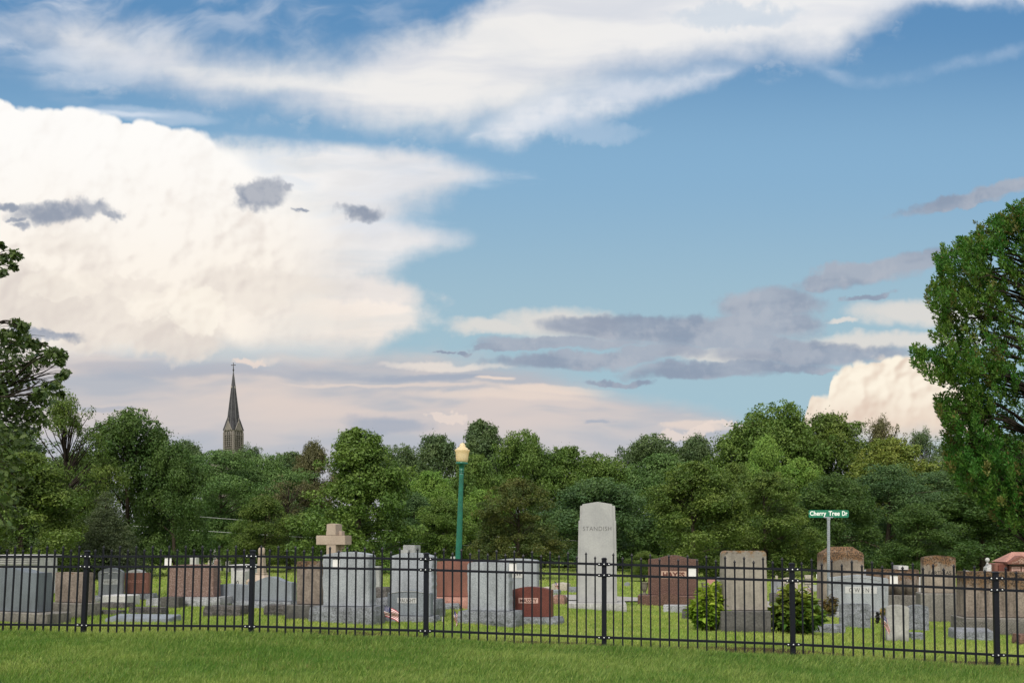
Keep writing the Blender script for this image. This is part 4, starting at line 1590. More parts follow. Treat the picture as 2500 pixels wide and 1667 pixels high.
# ---- centre
stone("weathered brown column stone left of the big light granite", 716, 774, 1370, 1476, 'flat', None, W_BROWN, .34, -12, (696, 778, 1512), W_DARK, 'sawn', .6, rough=.005)
stone("big light grey granite stone directly below the tan cross", 779, 895, 1347, 1481, 'arch', 1355, G_LIGHT, .28, -15, (757, 906, 1521), R_GREY, 'rock', .55, rough=.012)
stone("tall narrow pale stone half hidden behind the big light granite", 899, 924, 1382, 1443, 'flat', None, G_PALE, .25, -12, (895, 928, 1452), G_PALE, 'sawn')
block("brown tree stump shaped rock between the light granite and VAUGHT", 914, 944, 1433, 1470, R_DARK, .4, -12, .035, "rock", "rock", taper=.25)
stone("tall light grey granite stone behind the VAUGHT stone", 945, 1048, 1349, 1462, 'arch', 1358, G_LIGHT, .26, -15, (914, 1060, 1506), R_GREY, 'rock', .55, rough=.012)
stone("grey stone with square cap rising behind the tall light granite", 979, 1009, 1330, 1440, 'flat', None, G_PALE, .35, -16, (976, 1014, 1450), G_PALE, 'sawn', depth=23.0,
      extra=lambda tb, X, Z, yf, mi, wk, k: tb.box(X(976), X(996), yf - .10, yf - .003, Z(1440), Z(1342), 0))
def vaught(tb, X, Z, yf, mi, wk, k):
    pts = [(X(x), yf - .004, Z(1440.5 + 7 * ((x - 994.5) / 53) ** 2 + 3)) for x in np.linspace(944, 1045, 15)]
    tb.tube(pts, .008, 5, mi(G_PALE))
stone("low grey serpentine stone lettered VAUGHT", 941, 1047, 1440, 1504, 'serp', 1447.5, G_BLUE, .2, -10, (931, 1058, 1518), R_GREY, 'rock', .42,
      panel=(966, 1014, 1459.5, 1472.5, FROST), text=[("VAUGHT", 990, 1466, 41, 9, INK_GREY)], extra=vaught)
stone("wide rust red granite stone behind the lamp post foot", 1056, 1146, 1369, 1457, 'arch', 1371, G_ROSE, .24, -12, (1048, 1156, 1486), G_PINK, 'rock', .5)
block("grey rough block before the rust red granite", 1071, 1119, 1472, 1487, R_GREY, .3, -12, .02)
stone("light grey granite stone with rounded corners left of MASSEY", 1136, 1239, 1372, 1492, 'round', None, G_LIGHT, .26, -15, (1119, 1256, 1526), R_GREY, 'rock', .5, rough=.010)
stone("pale arched stone lettered EW behind the red MASSEY stone", 1200, 1310, 1363.5, 1478, 'arch', 1368, G_LIGHT, .26, -12, (1190, 1322, 1492), R_GREY, 'rock', .45,
      panel=(1246, 1277, 1391, 1410, WHITE), text=[("EW", 1262, 1400, 20, 11, INK_GREY, .03)])
stone("red granite stone lettered MASSEY on a grey base", 1243, 1343, 1434, 1506, 'cap', 1440, G_RED, .2, -14, (1238, 1362, 1523), R_GREY, 'rock', .42,
      panel=(1263, 1311, 1459.5, 1472.5, FROST_RED), text=[("MASSEY", 1287, 1466, 42, 9.5, INK_RED, .015)])
# far ones right of MASSEY
stone("distant pale stone with hipped top right of MASSEY", 1346, 1384, 1422, 1449, 'gable', 1425, CREAM, .5, -16, depth=31)
block("low grey slab beside the distant pale hipped stone", 1388, 1411, 1433, 1449, R_GREY, .4, -12, .012, depth=30)
block("small grey slab before the distant pale hipped stone", 1345, 1366, 1440, 1451, G_BLUE, .3, -12, .0, depth=28, sawn=True)
block("pinkish boulder in the grass right of MASSEY", 1349, 1377, 1453, 1474, granite("pink boulder", (.22, .13, .105), .4, 30, .9, .3, .8), .45, -12, .03, "boulder", "boulder", taper=.18)
stone("low cream stone top showing over the red MASSEY stone", 1322, 1341, 1432, 1450, 'gable', 1434, CREAM, .3, -12, depth=27)

# ---- STANDISH
def standish():
    g = ground_hit(1464, 1490)
    k = F / g.y
    Z = lambda py: EYE - (py - HY) / k - g.z
    X = lambda px: (px - 1464) / k
    root = empty("gravestone", g, math.radians(-4))
    tag(root, "tall pale limestone slab lettered STANDISH, the tallest stone", "gravestone", "stones in the graveyard")
    zs = Z(1473)
    m = MB()
    t = .46
    def tap(z):    # slight batter
        return (Z(1223) - z) / (Z(1223) - zs)
    def frus(xa0, xa1, xb0, xb1, z0, z1, y0, y1, apex=None):
        o = [(xa0, z0), (xa1, z0), (xb1, z1)] + ([(0, apex)] if apex else []) + [(xb0, z1)]
        m.prism(o, y0, y1, 0, .008)
    frus(X(1413), X(1512), X(1416.5), X(1509), zs, Z(1269), -t / 2 + .04, t / 2 - .04)
    frus(X(1419.5), X(1507.5), X(1420.5), X(1506.5), Z(1269) - .01, Z(1232.5), -t / 2 + .045, t / 2 - .045)
    frus(X(1417), X(1508.5), X(1425.5), X(1499.5), zs + .001, Z(1229), -t / 2, t / 2, Z(1223))
    m.text("STANDISH", X(1462.3), Z(1289.5), 70 / k, 10.6 / k, -t / 2 - .001, 1, .002, weight=-.004, spacing=1.12)
    m.build("tablet", [STAND, INK_GREY], root)
    b = MB().rough_block(X(1390), X(1533), -.52, .52, -.1, zs - .001, 0, .006, .12, 3)
    b.build("base", weathered("stained pale concrete", (.42, .42, .42), (.2, .2, .195), None, 1, .5), root)
    root.location = Vector(g) + Vector((0, .52, 0))
standish()

# ---- HAYES with its two urns
def hayes_wing(tb, X, Z, yf, mi, wk, k):
    pass
hy = stone("mahogany granite stone lettered HAYES between two urns", 1581, 1704, 1355, 1453, 'serp', 1364.5, G_MAHOG, .26, -10, (1556, 1742, 1480), G_MAHOG, 'sawn', .62,
      panel=(1613.5, 1675, 1394, 1412.5, FROST_TAN), text=[("HAYES", 1644, 1403.2, 54, 14, INK_RED, .05)])
def hayes_extras():
    base = [c for c in hy.children if c.name.startswith("base")][0]
    tablet = [c for c in hy.children if c.name.startswith("tablet")][0]
    Yf = hy.location.y
    k = F / (Yf - .3)
    gz = hy.location.z
    W = 1 / k / math.cos(math.radians(10)) * .985
    X = lambda px: (px - 1642.5) * W
    Z = lambda py: EYE - (py - HY) / k - gz
    m = MB()
    zt = Z(1445)
    ol = [(X(1603), -.05), (X(1657), -.05)] + [(X(1630 + 27 * u), zt + .06 * (math.cos(u * math.pi) * .5 - .5)) for u in np.linspace(1, -1, 15)]
    m.prism(ol, -.335, -.312, 0, .006)
    m.build("raised_panel", G_MAHOG, base)
    for px, who in ((1572.5, "left"), (1720.5, "right")):
        u = MB()
        prof = [(.085, 0), (.085, .02), (.06, .035), (.038, .06), (.045, .075), (.075, .11), (.098, .18), (.105, .25), (.108, .275), (.118, .285), (.118, .30), (.095, .30), (.085, .22), (.001, .20)]
        s = (Z(1421) - Z(1452)) / .30
        u.lathe([(r * s * .82, z * s) for r, z in prof], 20)
        o = u.build("urn", weathered("lichened urn stone", (.185, .17, .135), (.08, .075, .06), None, 1, .5))
        p = Matrix.Rotation(math.radians(-10), 3, 'Z') @ Vector((X(px), -.06, 0))
        o.location = Vector((hy.location.x + p.x, hy.location.y + p.y, gz + Z(1453)))
        tag(o, "grey stone urn standing at the %s of the HAYES stone" % who, "urn", "urns beside the HAYES stone")
hayes_extras()
block("pale smooth footstone before the HAYES stone", 1619, 1699, 1477, 1495, R_PALE, .3, -10, .006, sawn=True)
block("small dark square block left of the yellow green plant", 1666, 1685, 1486, 1511, W_DARK, .25, -12, .01)

# ---- right of HAYES
stone("tall weathered limestone stone with orange lichen on its top corners", 1772, 1880, 1344, 1491, 'round', None, W_GREY, .36, 2, (1760, 1883, 1543), W_DARK, 'sawn', .62, taper=.02, rough=.004)
stone("brown pink stone glimpsed between HAYES and the weathered limestone", 1724, 1747, 1412, 1446, 'flat', None, G_PINK, .3, -12, (1720, 1750, 1455), G_PINK, 'sawn', depth=27.5)
stone("grey narrow stone behind the left plant", 1748, 1772, 1409, 1450, 'flat', None, G_STEEL, .3, -12, (1744, 1776, 1458), G_STEEL, 'sawn', depth=25.5)
stone("small grey stone right of the lichened limestone", 1884, 1908, 1418, 1448, 'flat', None, G_STEEL, .3, -12, (1880, 1912, 1460), W_DARK, 'sawn', depth=26)
stone("pale arched stone behind the right plant and fence post", 1906, 1948, 1410, 1442, 'arch', 1414, CREAM, .3, -14, (1902, 1952, 1452), CREAM, 'sawn', depth=27)
stone("small cream stone low behind the fence post", 1950, 1962, 1422, 1444, 'flat', None, CREAM, .3, -14, depth=31)
def cairn(tb, X, Z, yf, mi, wk, k):
    for i, py in enumerate((1412, 1419, 1425)):
        tb.box(X(1963.5), X(1987.5), yf - .02, yf - .002, Z(py + .9), Z(py), mi(W_DARK))
stone("cream rough-hewn pillar left of the number stake", 1965, 1986, 1404, 1446, 'round', None, CREAM, .5, -14, rough=.02, depth=33, extra=cairn)
stone("long pale low stone behind the number stake", 1962, 2010, 1428, 1440, 'flat', None, G_PALE, .3, -10, depth=36)
stone("pale stone just left of the hip-topped limestone", 2000, 2013, 1406, 1450, 'flat', None, G_PALE, .3, -14, depth=28)

def hip_stone():
    g = ground_hit(2060, 1488)
    k = F / g.y
    Z = lambda py: EYE - (py - HY) / k - g.z
    ya = math.radians(-2)
    X = lambda px: (px - 2059) / k
    root = empty("gravestone", g, ya)
    tag(root, "mossy limestone block with hipped top, left behind the OWENS stone", "gravestone", "stones in the graveyard")
    d = .62
    a, b = X(2009), X(2109)
    zs, zt = Z(1351), Z(1334)
    zb = Z(1470)
    ta, tb_ = X(2036), X(2084)
    m = MB()
    bm = bmesh.new()
    pts = [(a, 0, zb), (b, 0, zb), (b, d, zb), (a, d, zb), (a + .01, .01, zs), (b - .01, .01, zs), (b - .01, d, zs), (a + .01, d, zs), (ta, .14, zt), (tb_, .14, zt), (tb_, d - .14, zt), (ta, d - .14, zt)]
    vs = [bm.verts.new(p) for p in pts]
    for f in ((3, 2, 1, 0), (0, 1, 5, 4), (1, 2, 6, 5), (2, 3, 7, 6), (3, 0, 4, 7), (4, 5, 9, 8), (5, 6, 10, 9), (6, 7, 11, 10), (7, 4, 8, 11), (8, 9, 10, 11)):
        bm.faces.new([vs[i] for i in f])
    bmesh.ops.bevel(bm, geom=bm.edges[:], offset=.018, segments=2, affect='EDGES')
    m.from_bm(bm)
    m.build("tablet", W_HIP, root)
    MB().cbox((a + b) / 2, d / 2, -.08, b - a + .22, d + .22, zb + .078, 0, .02).build("base", W_CONC, root)
hip_stone()

def owens(tb, X, Z, yf, mi, wk, k):
    m = mi(G_PALE)
    for s, x0 in ((1, 2030), (-1, 2164)):
        for dx, dy in ((0, 0), (5, -3), (9, 2), (3, 7), (8, 8), (1, 13)):
            cx_, cz_ = X(x0 + s * dx), Z(1426 + dy)
            tb.tube([(cx_ + .022 * math.cos(a), yf - .003, cz_ + .022 * math.sin(a)) for a in np.linspace(0, 6.0, 9)], .004, 4, m)
        tb.tube([(X(x0 + s * 4), yf - .003, Z(1440)), (X(x0 + s * 3), yf - .003, Z(1460)), (X(x0 + s * 6), yf - .003, Z(1478))], .004, 4, m)
    pts = [(X(x), yf - .003, Z(1409.5 + 9 * ((x - 2098) / 56) ** 2)) for x in np.linspace(2046, 2150, 15)]
    tb.tube(pts, .007, 5, m)
    for py in (1426, 1429.5, 1433, 1436.5):
        tb.box(X(2022.5), X(2027), yf - .006, yf - .001, Z(py + 1.2), Z(py), m)
stone("light grey granite stone lettered OWENS", 2023, 2170, 1403, 1493, 'gable', 1411, G_LIGHT, .28, -12, (1993, 2184, 1508), R_PALE, 'rock', .5,
      panel=(2064, 2142, 1432, 1448.5, FROST), text=[("O W E N S", 2103, 1440.3, 59, 10.5, INK_GREY)], extra=owens)
block("low grey slab right of the dark green plant", 1990, 2062, 1525, 1544, R_GREY, .3, -8, .010)
stone("small rough-faced grey stone before the OWENS stone", 2049, 2126, 1473, 1532, 'round', None, R_GREY, .16, -16, rough=.014)
stone("small white weathered stone with rounded top beside a flag", 2163, 2219, 1476, 1564, 'full', 1484, W_MARBLE, .12, -14, rough=.0)
stone("rough-faced grey arched stone behind the small white stone", 2216, 2268, 1476, 1538, 'arch', 1481, R_GREY, .18, -14, rough=.012)
block("small grey footstone right of the white rounded stone", 2225, 2257, 1545, 1561, R_GREY, .25, -12, .008, sawn=True)
def colonnade(tb, X, Z, yf, mi, wk, k):
    for px in (2170, 2200, 2226):
        tb.lathe([(.15, Z(1452)), (.15, Z(1394))], 14, X(px), yf - .02, 0)
    tb.box(X(2196), X(2220), yf - .06, .3, Z(1390.2), Z(1381), mi(WHITE))
stone("long dark weathered wall monument behind the OWENS stone", 2128, 2248, 1390, 1452, 'flat', None, W_BROWN, .5, -8, (2120, 2256, 1476), W_CONC, 'sawn', .9, extra=colonnade, depth=23.5)
stone("narrow bluish white stone left of the stained arched stone", 2236, 2255, 1409, 1453, 'flat', None, WHITE, .3, -20, (2232, 2262, 1464), G_PALE, 'sawn', depth=24.5)
stone("stained limestone stone with a worn inscription under its arched top", 2258, 2338, 1356, 1448, 'arch', 1361, W_HIP, .42, -14, (2248, 2352, 1466), W_CONC, 'sawn', .75,
      text=[("FARTHIAS", 2299, 1398.5, 56, 9, INK)], depth=21.5)
stone("pale stone slope top between the stained stone and the big lichened one", 2350, 2386, 1393, 1440, 'gable', 1396, WHITE, .3, -10, (2346, 2390, 1450), G_PALE, 'sawn', depth=23)
stone("pale blue grey stone top just right of the hip-topped limestone", 2104, 2146, 1389, 1450, 'gable', 1395, G_PALE, .3, -8, (2100, 2150, 1462), G_PALE, 'sawn', depth=25.5)
block("dark stone kerb across the grass below the stained stone", 2275, 2362, 1481, 1489, R_DARK, .25, -10, .010, "grave_kerb", "kerb")
block("dark step kerb behind the small white rounded stone", 2190, 2262, 1472, 1481, R_DARK, .3, -8, .012, "grave_kerb", "kerb")
block("small white topped slab left of the big lichened stone", 2307, 2358, 1504, 1518, WHITE, .3, -8, .0, "grave_marker", "marker", .5)
def lozenges(b, x0, x1, z0, z1, y):
    pass
big = stone("big lichened limestone stone at the right edge on a cross-hatched base", 2361, 2520, 1396, 1508, 'flat', None, W_BROWN, .5, -6, (2352, 2530, 1549), W_CONC, 'sawn', .75, rough=.004)
def hatch():
    base = [c for c in big.children if c.name.startswith("base")][0]
    k = F / (big.location.y - .4)
    W = 178 / k
    h = 38 / k
    m = MB()
    for i in range(26):
        x = -W / 2 + W * (i + .5) / 26
        for s in (-1, 1):
            dx = h * .42 * s
            m.tube([(x - dx, -.378, .02), (x + dx, -.378, h - .04)], .012, 4, 0, False)
    o = m.build("lattice_carving", W_CONC, base)
hatch()
block("low grey slant-faced marker nearest the fence on the right", 2331, 2430, 1535, 1562, R_GREY, .4, -6, .0, "grave_marker", "marker", .25)
block("small reddish brown stone at the right edge of the grass", 2490, 2516, 1549, 1574, granite("brown footstone", (.15, .085, .065), .4, 30, .9, .3, .7), .3, -6, .015)

def red_house():
    Y0 = 20.5
    k = F / Y0
    x0 = (2474.5 - CX) / k
    gz = float(ground_z(x0, Y0))
    root = empty("monument", (x0, Y0, gz), math.radians(-4))
    tag(root, "red granite monument with a carved pediment bearing the letter H", "monument")
    Z = lambda py: EYE - (py - HY) / k - gz
    X = lambda px: (px - 2474.5) / k
    t = .55
    m = MB()
    m.prism([(X(2452), 0), (X(2560), 0), (X(2560), Z(1379)), (X(2452), Z(1379))], -t / 2, t / 2, 0, .01)
    m.box(X(2452), X(2560), -t / 2 - .02, -t / 2 + .1, Z(1379), Z(1376.4), 1)
    body = m.build("body", [G_ROSE, W_DARK], root)
    p = MB()
    ol = [(X(2441), Z(1376.3)), (X(2562), Z(1376.3)), (X(2562), Z(1370)), (X(2530), Z(1362)), (X(2474.5), Z(1354.8)), (X(2452), Z(1365.5)), (X(2452), Z(1369.5)), (X(2441), Z(1369.5))]
    ol = [(X(2443), Z(1376.3)), (X(2506), Z(1376.3)), (X(2506), Z(1371)), (X(2474.5), Z(1354.8)), (X(2443), Z(1371))]
    p.prism(ol, -t / 2 - .10, t / 2, 0, .008)
    # scroll work and the wreathed letter
    for s in (-1, 1):
        for (cx, cy, r) in ((6.5, 1367.5, 2.4), (11.5, 1370.3, 2.0), (16.0, 1371.6, 1.5), (5.0, 1372.8, 1.6), (20.5, 1372.6, 1.2)):
            p.tube([(X(2474.5 + s * cx) + r / k * math.cos(a) * (1 - a / 16), -t / 2 - .104, Z(cy) + r / k * math.sin(a) * (1 - a / 16)) for a in np.linspace(0, 9.4, 18)], .0035, 4, 1)
    p.tube([(X(2474.5) + 4.6 / k * math.cos(a), -t / 2 - .104, Z(1367.6) + 6.2 / k * math.sin(a)) for a in np.linspace(0, 2 * math.pi, 25)], .005, 4, 1)
    p.text("H", X(2474.5), Z(1367.6), 4.6 / k, 8 / k, -t / 2 - .1015, 1, .003, weight=.03)
    p.build("pediment", [G_ROSE, FROST_TAN], root)
    r = MB()
    za = Z(1370.5)
    r.addmesh([(X(2440), -t / 2 - .02, za), (X(2562), -t / 2 - .02, za), (X(2562), t / 2 + .1, za), (X(2440), t / 2 + .1, za), (X(2472), 0.05, Z(1347)), (X(2535), .05, Z(1347))],
              [(0, 1, 5, 4), (1, 2, 5), (2, 3, 4, 5), (3, 0, 4), (3, 2, 1, 0)])
    r.build("roof", G_PINK, root)
    tx = MB()
    tx.box(X(2456), X(2476), -t / 2 - .008, -t / 2 + .002, Z(1397), Z(1382.5), 0)
    tx.box(X(2480), X(2500), -t / 2 - .008, -t / 2 + .002, Z(1397), Z(1382.5), 0)
    rng = random.Random(4)
    for c0 in (2457, 2481):
        for row in range(4):
            x = c0 + 1
            while x < c0 + 17:
                w = rng.uniform(1.0, 3.2)
                tx.box(X(x), X(min(x + w, c0 + 18)), -t / 2 - .010, -t / 2 - .0075, Z(1385.6 + row * 3.0 + 1.2), Z(1385.6 + row * 3.0 - .3), 1)
                x += w + .8
    tx.build("inscription_panel", [FROST_RED, INK_RED], body)
    w = MB()
    w.prism([(X(2420), 0), (X(2451), 0), (X(2451), Z(1374.5)), (X(2447), Z(1373.6)), (X(2424), Z(1373.8)), (X(2420), Z(1376))], -t / 2 + .08, t / 2 - .08, 0, .012)
    w.prism([(X(2428), Z(1420)), (X(2449), Z(1420)), (X(2449), Z(1379)), (X(2447), Z(1376.8)), (X(2430), Z(1376.8)), (X(2428), Z(1379))], -t / 2 + .045, -t / 2 + .079, 1, .006)
    w.build("wing", [G_ROSE, G_RED], root)
    MB().cbox(X(2492), 0, -.1, X(2580) - X(2404), t + .3, .30, 0, .02).build("base", G_PINK, root)

def white_finial():
    Y0 = 19.6
    k = F / Y0
    x0 = (2414 - CX) / k
    gz = float(ground_z(x0, Y0))
    root = empty("monument", (x0, Y0, gz), math.radians(-10))
    tag(root, "white pillar topped by a small stone ball left of the red monument", "monument")
    Z = lambda py: EYE - (py - HY) / k - gz
    w = 5.2 / k
    m = MB()
    m.cbox(0, .1, -.1, 2 * w, .26, Z(1386) + .1, 0, .01)
    m.prism([(-w, Z(1386.5)), (w, Z(1386.5)), (w, Z(1380)), (w * .95, Z(1377)), (w * .2, Z(1377)), (-w * .35, Z(1382.5)), (-w, Z(1384))], -.02, .22, 0, .006)
    m.build("shaft", WHITE, root)
    b = MB()
    zc, r = Z(1366.6), 5.1 / k
    b.lathe([(r * .75, Z(1377.2)), (r * .45, Z(1374.5)), (r * .4, Z(1372.2))] + [(max(.001, r * math.sin(a)), zc - 1.12 * r * math.cos(a)) for a in np.linspace(.42, math.pi - .01, 16)], 24, 0, .1)
    b.build("ball", WHITE, root)
red_house()
white_finial()

# ---- cross, statue, obelisks
def tan_cross():
    Y0 = 20.2
    k = F / Y0
    x0 = (816.5 - CX) / k
    gz = float(ground_z(x0, Y0))
    root = empty("gravestone_cross", (x0, Y0, gz), math.radians(-13))
    tag(root, "tan stone cross with a squared halo rising behind the light granite", "cross")
    Z = lambda py: EYE - (py - HY) / k - gz
    u = 1 / k / .99
    t = .17
    m = MB()
    m.prism([(-13 * u, .55), (13 * u, .55), (12.2 * u, Z(1329.4)), (-12.2 * u, Z(1329.4))], -t, t, 0, .008)
    m.prism([(-38.5 * u, Z(1329.4)), (36 * u, Z(1329.4)), (36 * u, Z(1306.6)), (-38.5 * u, Z(1306.6))], -t - .002, t + .002, 0, .008)
    m.prism([(-12 * u, Z(1306.6)), (12 * u, Z(1306.6)), (11.6 * u, Z(1279.4)), (0, Z(1277.6)), (-11.6 * u, Z(1279.4))], -t, t, 0, .008)
    m.build("cross", TAN, root)
    for sx in (-1, 1):
        for (za, zb) in ((1306.4, 1296), (1339.5, 1329.6)):
            h = MB()
            h.cbox(sx * 15.8 * u, .05, Z(zb if za > zb else za) if False else min(Z(za), Z(zb)), 8.4 * u, .16, abs(Z(za) - Z(zb)), 0, .005)
            h.build("halo", TAN, root)
    b = MB()
    b.cbox(0, 0, -.1, 74 * u, .75, .38, 0, .02)
    b.cbox(0, 0, .282, 50 * u, .55, .27, 0, .02)
    b.build("base", TAN, root)

def statue():
    Y0 = 24.5
    k = F / Y0
    x0 = (639 - CX) / k
    gz = float(ground_z(x0, Y0))
    root = empty("gravestone", (x0, Y0, gz), math.radians(-10))
    tag(root, "tan monument with a draped urn on a slim shaft beside a fence post", "gravestone", "stones in the graveyard")
    Z = lambda py: EYE - (py - HY) / k - gz
    u = 1 / k
    sh = MB()
    sh.prism([(-9 * u, Z(1398)), (9 * u, Z(1398)), (6.0 * u, Z(1353)), (-6.0 * u, Z(1353))], -.09, .09, 0, .012)
    sh.cbox(0, 0, Z(1402), 22 * u, .26, Z(1397.5) - Z(1402), 0, .01)
    sh.build("shaft", TAN, root)
    # draped urn: a lumpy lathe
    prof = [(4.5, 1354), (6.8, 1352.5), (7.6, 1350), (7.9, 1346.5), (8.3, 1343), (7.7, 1339.5), (6.0, 1336.8), (3.2, 1335.4), (.1, 1335)]
    h = MB().lathe([(r * u, Z(y)) for r, y in prof], 28)
    vv = []
    for i, p in enumerate(h.v):
        a = math.atan2(p[1], p[0])
        f = 1 + .09 * math.sin(5 * a + 9 * p[2]) + .05 * math.sin(11 * a - 17 * p[2])
        vv.append((p[0] * f, p[1] * f * .9, p[2]))
    h.v = vv
    h.build("draped_urn", TAN, root)
    b = MB()
    b.addmesh([(-26 * u, -.3, Z(1415)), (26 * u, -.3, Z(1415)), (26 * u, .3, Z(1415)), (-26 * u, .3, Z(1415)), (-10 * u, -.12, Z(1401.9)), (10 * u, -.12, Z(1401.9)), (10 * u, .12, Z(1401.9)), (-10 * u, .12, Z(1401.9))],
              [(3, 2, 1, 0), (0, 1, 5, 4), (1, 2, 6, 5), (2, 3, 7, 6), (3, 0, 4, 7), (4, 5, 6, 7)])
    b.cbox(0, 0, -.1, 54 * u, .64, Z(1415.2) + .1, 0, .02)
    b.build("base", TAN, root)

def obelisk(label, px, yt, yb, w_top, w_bot, depth, mat, ped=None):
    k = F / depth
    x0 = (px - CX) / k
    gz = float(ground_z(x0, depth))
    root = empty("obelisk", (x0, depth, gz), math.radians(-12))
    tag(root, label, "obelisk", "obelisks in the distance")
    Z = lambda py: EYE - (py - HY) / k - gz
    a, b = w_bot / k / 2, w_top / k / 2
    z0, z1 = Z(yb), Z(yt)
    m = MB()
    zt = z1 - b * 1.6
    m.addmesh([(-a, -a, z0), (a, -a, z0), (a, a, z0), (-a, a, z0), (-b, -b, zt), (b, -b, zt), (b, b, zt), (-b, b, zt), (0, 0, z1)],
              [(3, 2, 1, 0), (0, 1, 5, 4), (1, 2, 6, 5), (2, 3, 7, 6), (3, 0, 4, 7), (4, 5, 8), (5, 6, 8), (6, 7, 8), (7, 4, 8)])
    m.build("shaft", mat, root)
    pw = (ped or w_bot * 1.6) / k / 2
    p = MB().cbox(0, 0, -.1, 2 * pw, 2 * pw, z0 + .099, 0, .02)
    p.cbox(0, 0, -.1, 2.5 * pw, 2.5 * pw, z0 * .45 + .1, 0, .02)
    p.build("pedestal", mat, root)
tan_cross()
statue()
obelisk("distant pale obelisk, the slimmer one at the wood's dark edge", 495, 1336, 1371, 2.5, 5, 60, CREAM, 8)
obelisk("distant white obelisk above the short brown shaft", 525, 1336, 1372, 4, 7, 58, WHITE, 11)
obelisk("short brown granite shaft right of the wide brown granite", 529, 1362, 1412, 8.5, 11.5, 36, G_BROWN, 15)

# ---- small far stones in the grass under the trees
far_specs = [
    (463, 478, 1361, 1381, 44, WHITE, 'flat', "small white ledger stone by the dark shrub, far back"),
    (507, 513, 1366, 1378, 66, CREAM, 'arch', "tiny cream stone between the two obelisks"),
    (534, 540, 1364, 1378, 62, WHITE, 'flat', "tiny white stone right of the white obelisk"),
    (551, 558, 1370, 1379, 60, WHITE, 'round', "tiny pale stone in the strip of far lawn"),
    (568, 575, 1371, 1379, 62, G_PALE, 'arch', "tiny grey stone at the right end of the far lawn"),
    (112, 117, 1365, 1377, 58, CREAM, 'arch', "tiny cream stone left of the dark trunk, far back"),
    (161, 171, 1364, 1376, 56, G_BLUE, 'flat', "tiny blue grey stone right of the dark trunk, far back"),
    (176, 183, 1387, 1393, 42, WHITE, 'flat', "tiny white marker on the lawn left of a fence post"),
    (1448, 1460, 1424, 1452, 33, WHITE, 'flat', "pale stone peeping out left of the STANDISH slab"),
    (1524, 1536, 1421, 1440, 37, G_STEEL, 'arch', "dark grey stone right of the STANDISH slab"),
    (1100, 1111, 1358, 1366, 60, WHITE, 'flat', "tiny white block at the wood edge right of the lamp post"),
    (1893, 1899, 1405, 1415, 40, CREAM, 'round', "tiny cream stone top right of the lichened limestone"),
]
for x0, x1, yt, yb, dp, mt, shp, lb in far_specs:
    stone(lb, x0, x1, yt, yb, shp, yt + (2 if shp == 'arch' else 0) if shp == 'arch' else None, mt, .3, -12, depth=dp)
# ------------------------------------------------------------------ trees
def leaf_faces(P, Nrm, size, rng, aspect=.55, fold=.18):
    """rhombic folded leaves at points P with normals Nrm -> verts (n,4,3)"""
    n = len(P)
    r = rng.normal(size=(n, 3))
    t = np.cross(Nrm, r)
    t /= np.linalg.norm(t, axis=1, keepdims=True) + 1e-9
    b = np.cross(Nrm, t)
    s = size * rng.uniform(.6, 1.35, n)[:, None]
    V = np.empty((n, 4, 3), np.float32)
    V[:, 0] = P - t * s * .5
    V[:, 1] = P + b * s * .5 * aspect + Nrm * s * fold * .5
    V[:, 2] = P + t * s * .5
    V[:, 3] = P - b * s * .5 * aspect + Nrm * s * fold * .5
    return V

LOBED = np.array([(0, -.5), (.10, -.34), (.26, -.30), (.14, -.16), (.36, -.04), (.18, .06), (.30, .24), (.12, .26), (.09, .46), (0, .5),
                  (-.09, .46), (-.12, .26), (-.30, .24), (-.18, .06), (-.36, -.04), (-.14, -.16), (-.26, -.30), (-.10, -.34)])

def lobed_faces(P, Nrm, size, rng):
    n = len(P)
    r = rng.normal(size=(n, 3))
    t = np.cross(Nrm, r)
    t /= np.linalg.norm(t, axis=1, keepdims=True) + 1e-9
    b = np.cross(Nrm, t)
    s = size * rng.uniform(.65, 1.25, n)[:, None, None]
    L = LOBED
    V = P[:, None] + s * (t[:, None] * L[None, :, 1, None] + b[:, None] * L[None, :, 0, None] + Nrm[:, None] * (.25 * (L[None, :, 0, None] ** 2 + .3 * L[None, :, 1, None] ** 2)))
    return V.astype(np.float32)

def poly_mesh(name, V, tint, mats):
    n, c = V.shape[:2]
    me = bpy.data.meshes.new(name)
    me.vertices.add(n * c)
    me.vertices.foreach_set('co', V.reshape(-1).astype(np.float32))
    me.loops.add(n * c)
    me.loops.foreach_set('vertex_index', np.arange(n * c, dtype=np.int32))
    me.polygons.add(n)
    me.polygons.foreach_set('loop_start', np.arange(0, n * c, c, dtype=np.int32))
    me.update(calc_edges=True)
    at = me.attributes.new('tint', 'FLOAT_VECTOR', 'POINT')
    at.data.foreach_set('vector', np.repeat(tint, c, 0).reshape(-1).astype(np.float32))
    for m in mats:
        me.materials.append(m)
    return me

def unit(v):
    return v / (np.linalg.norm(v, axis=-1, keepdims=True) + 1e-9)

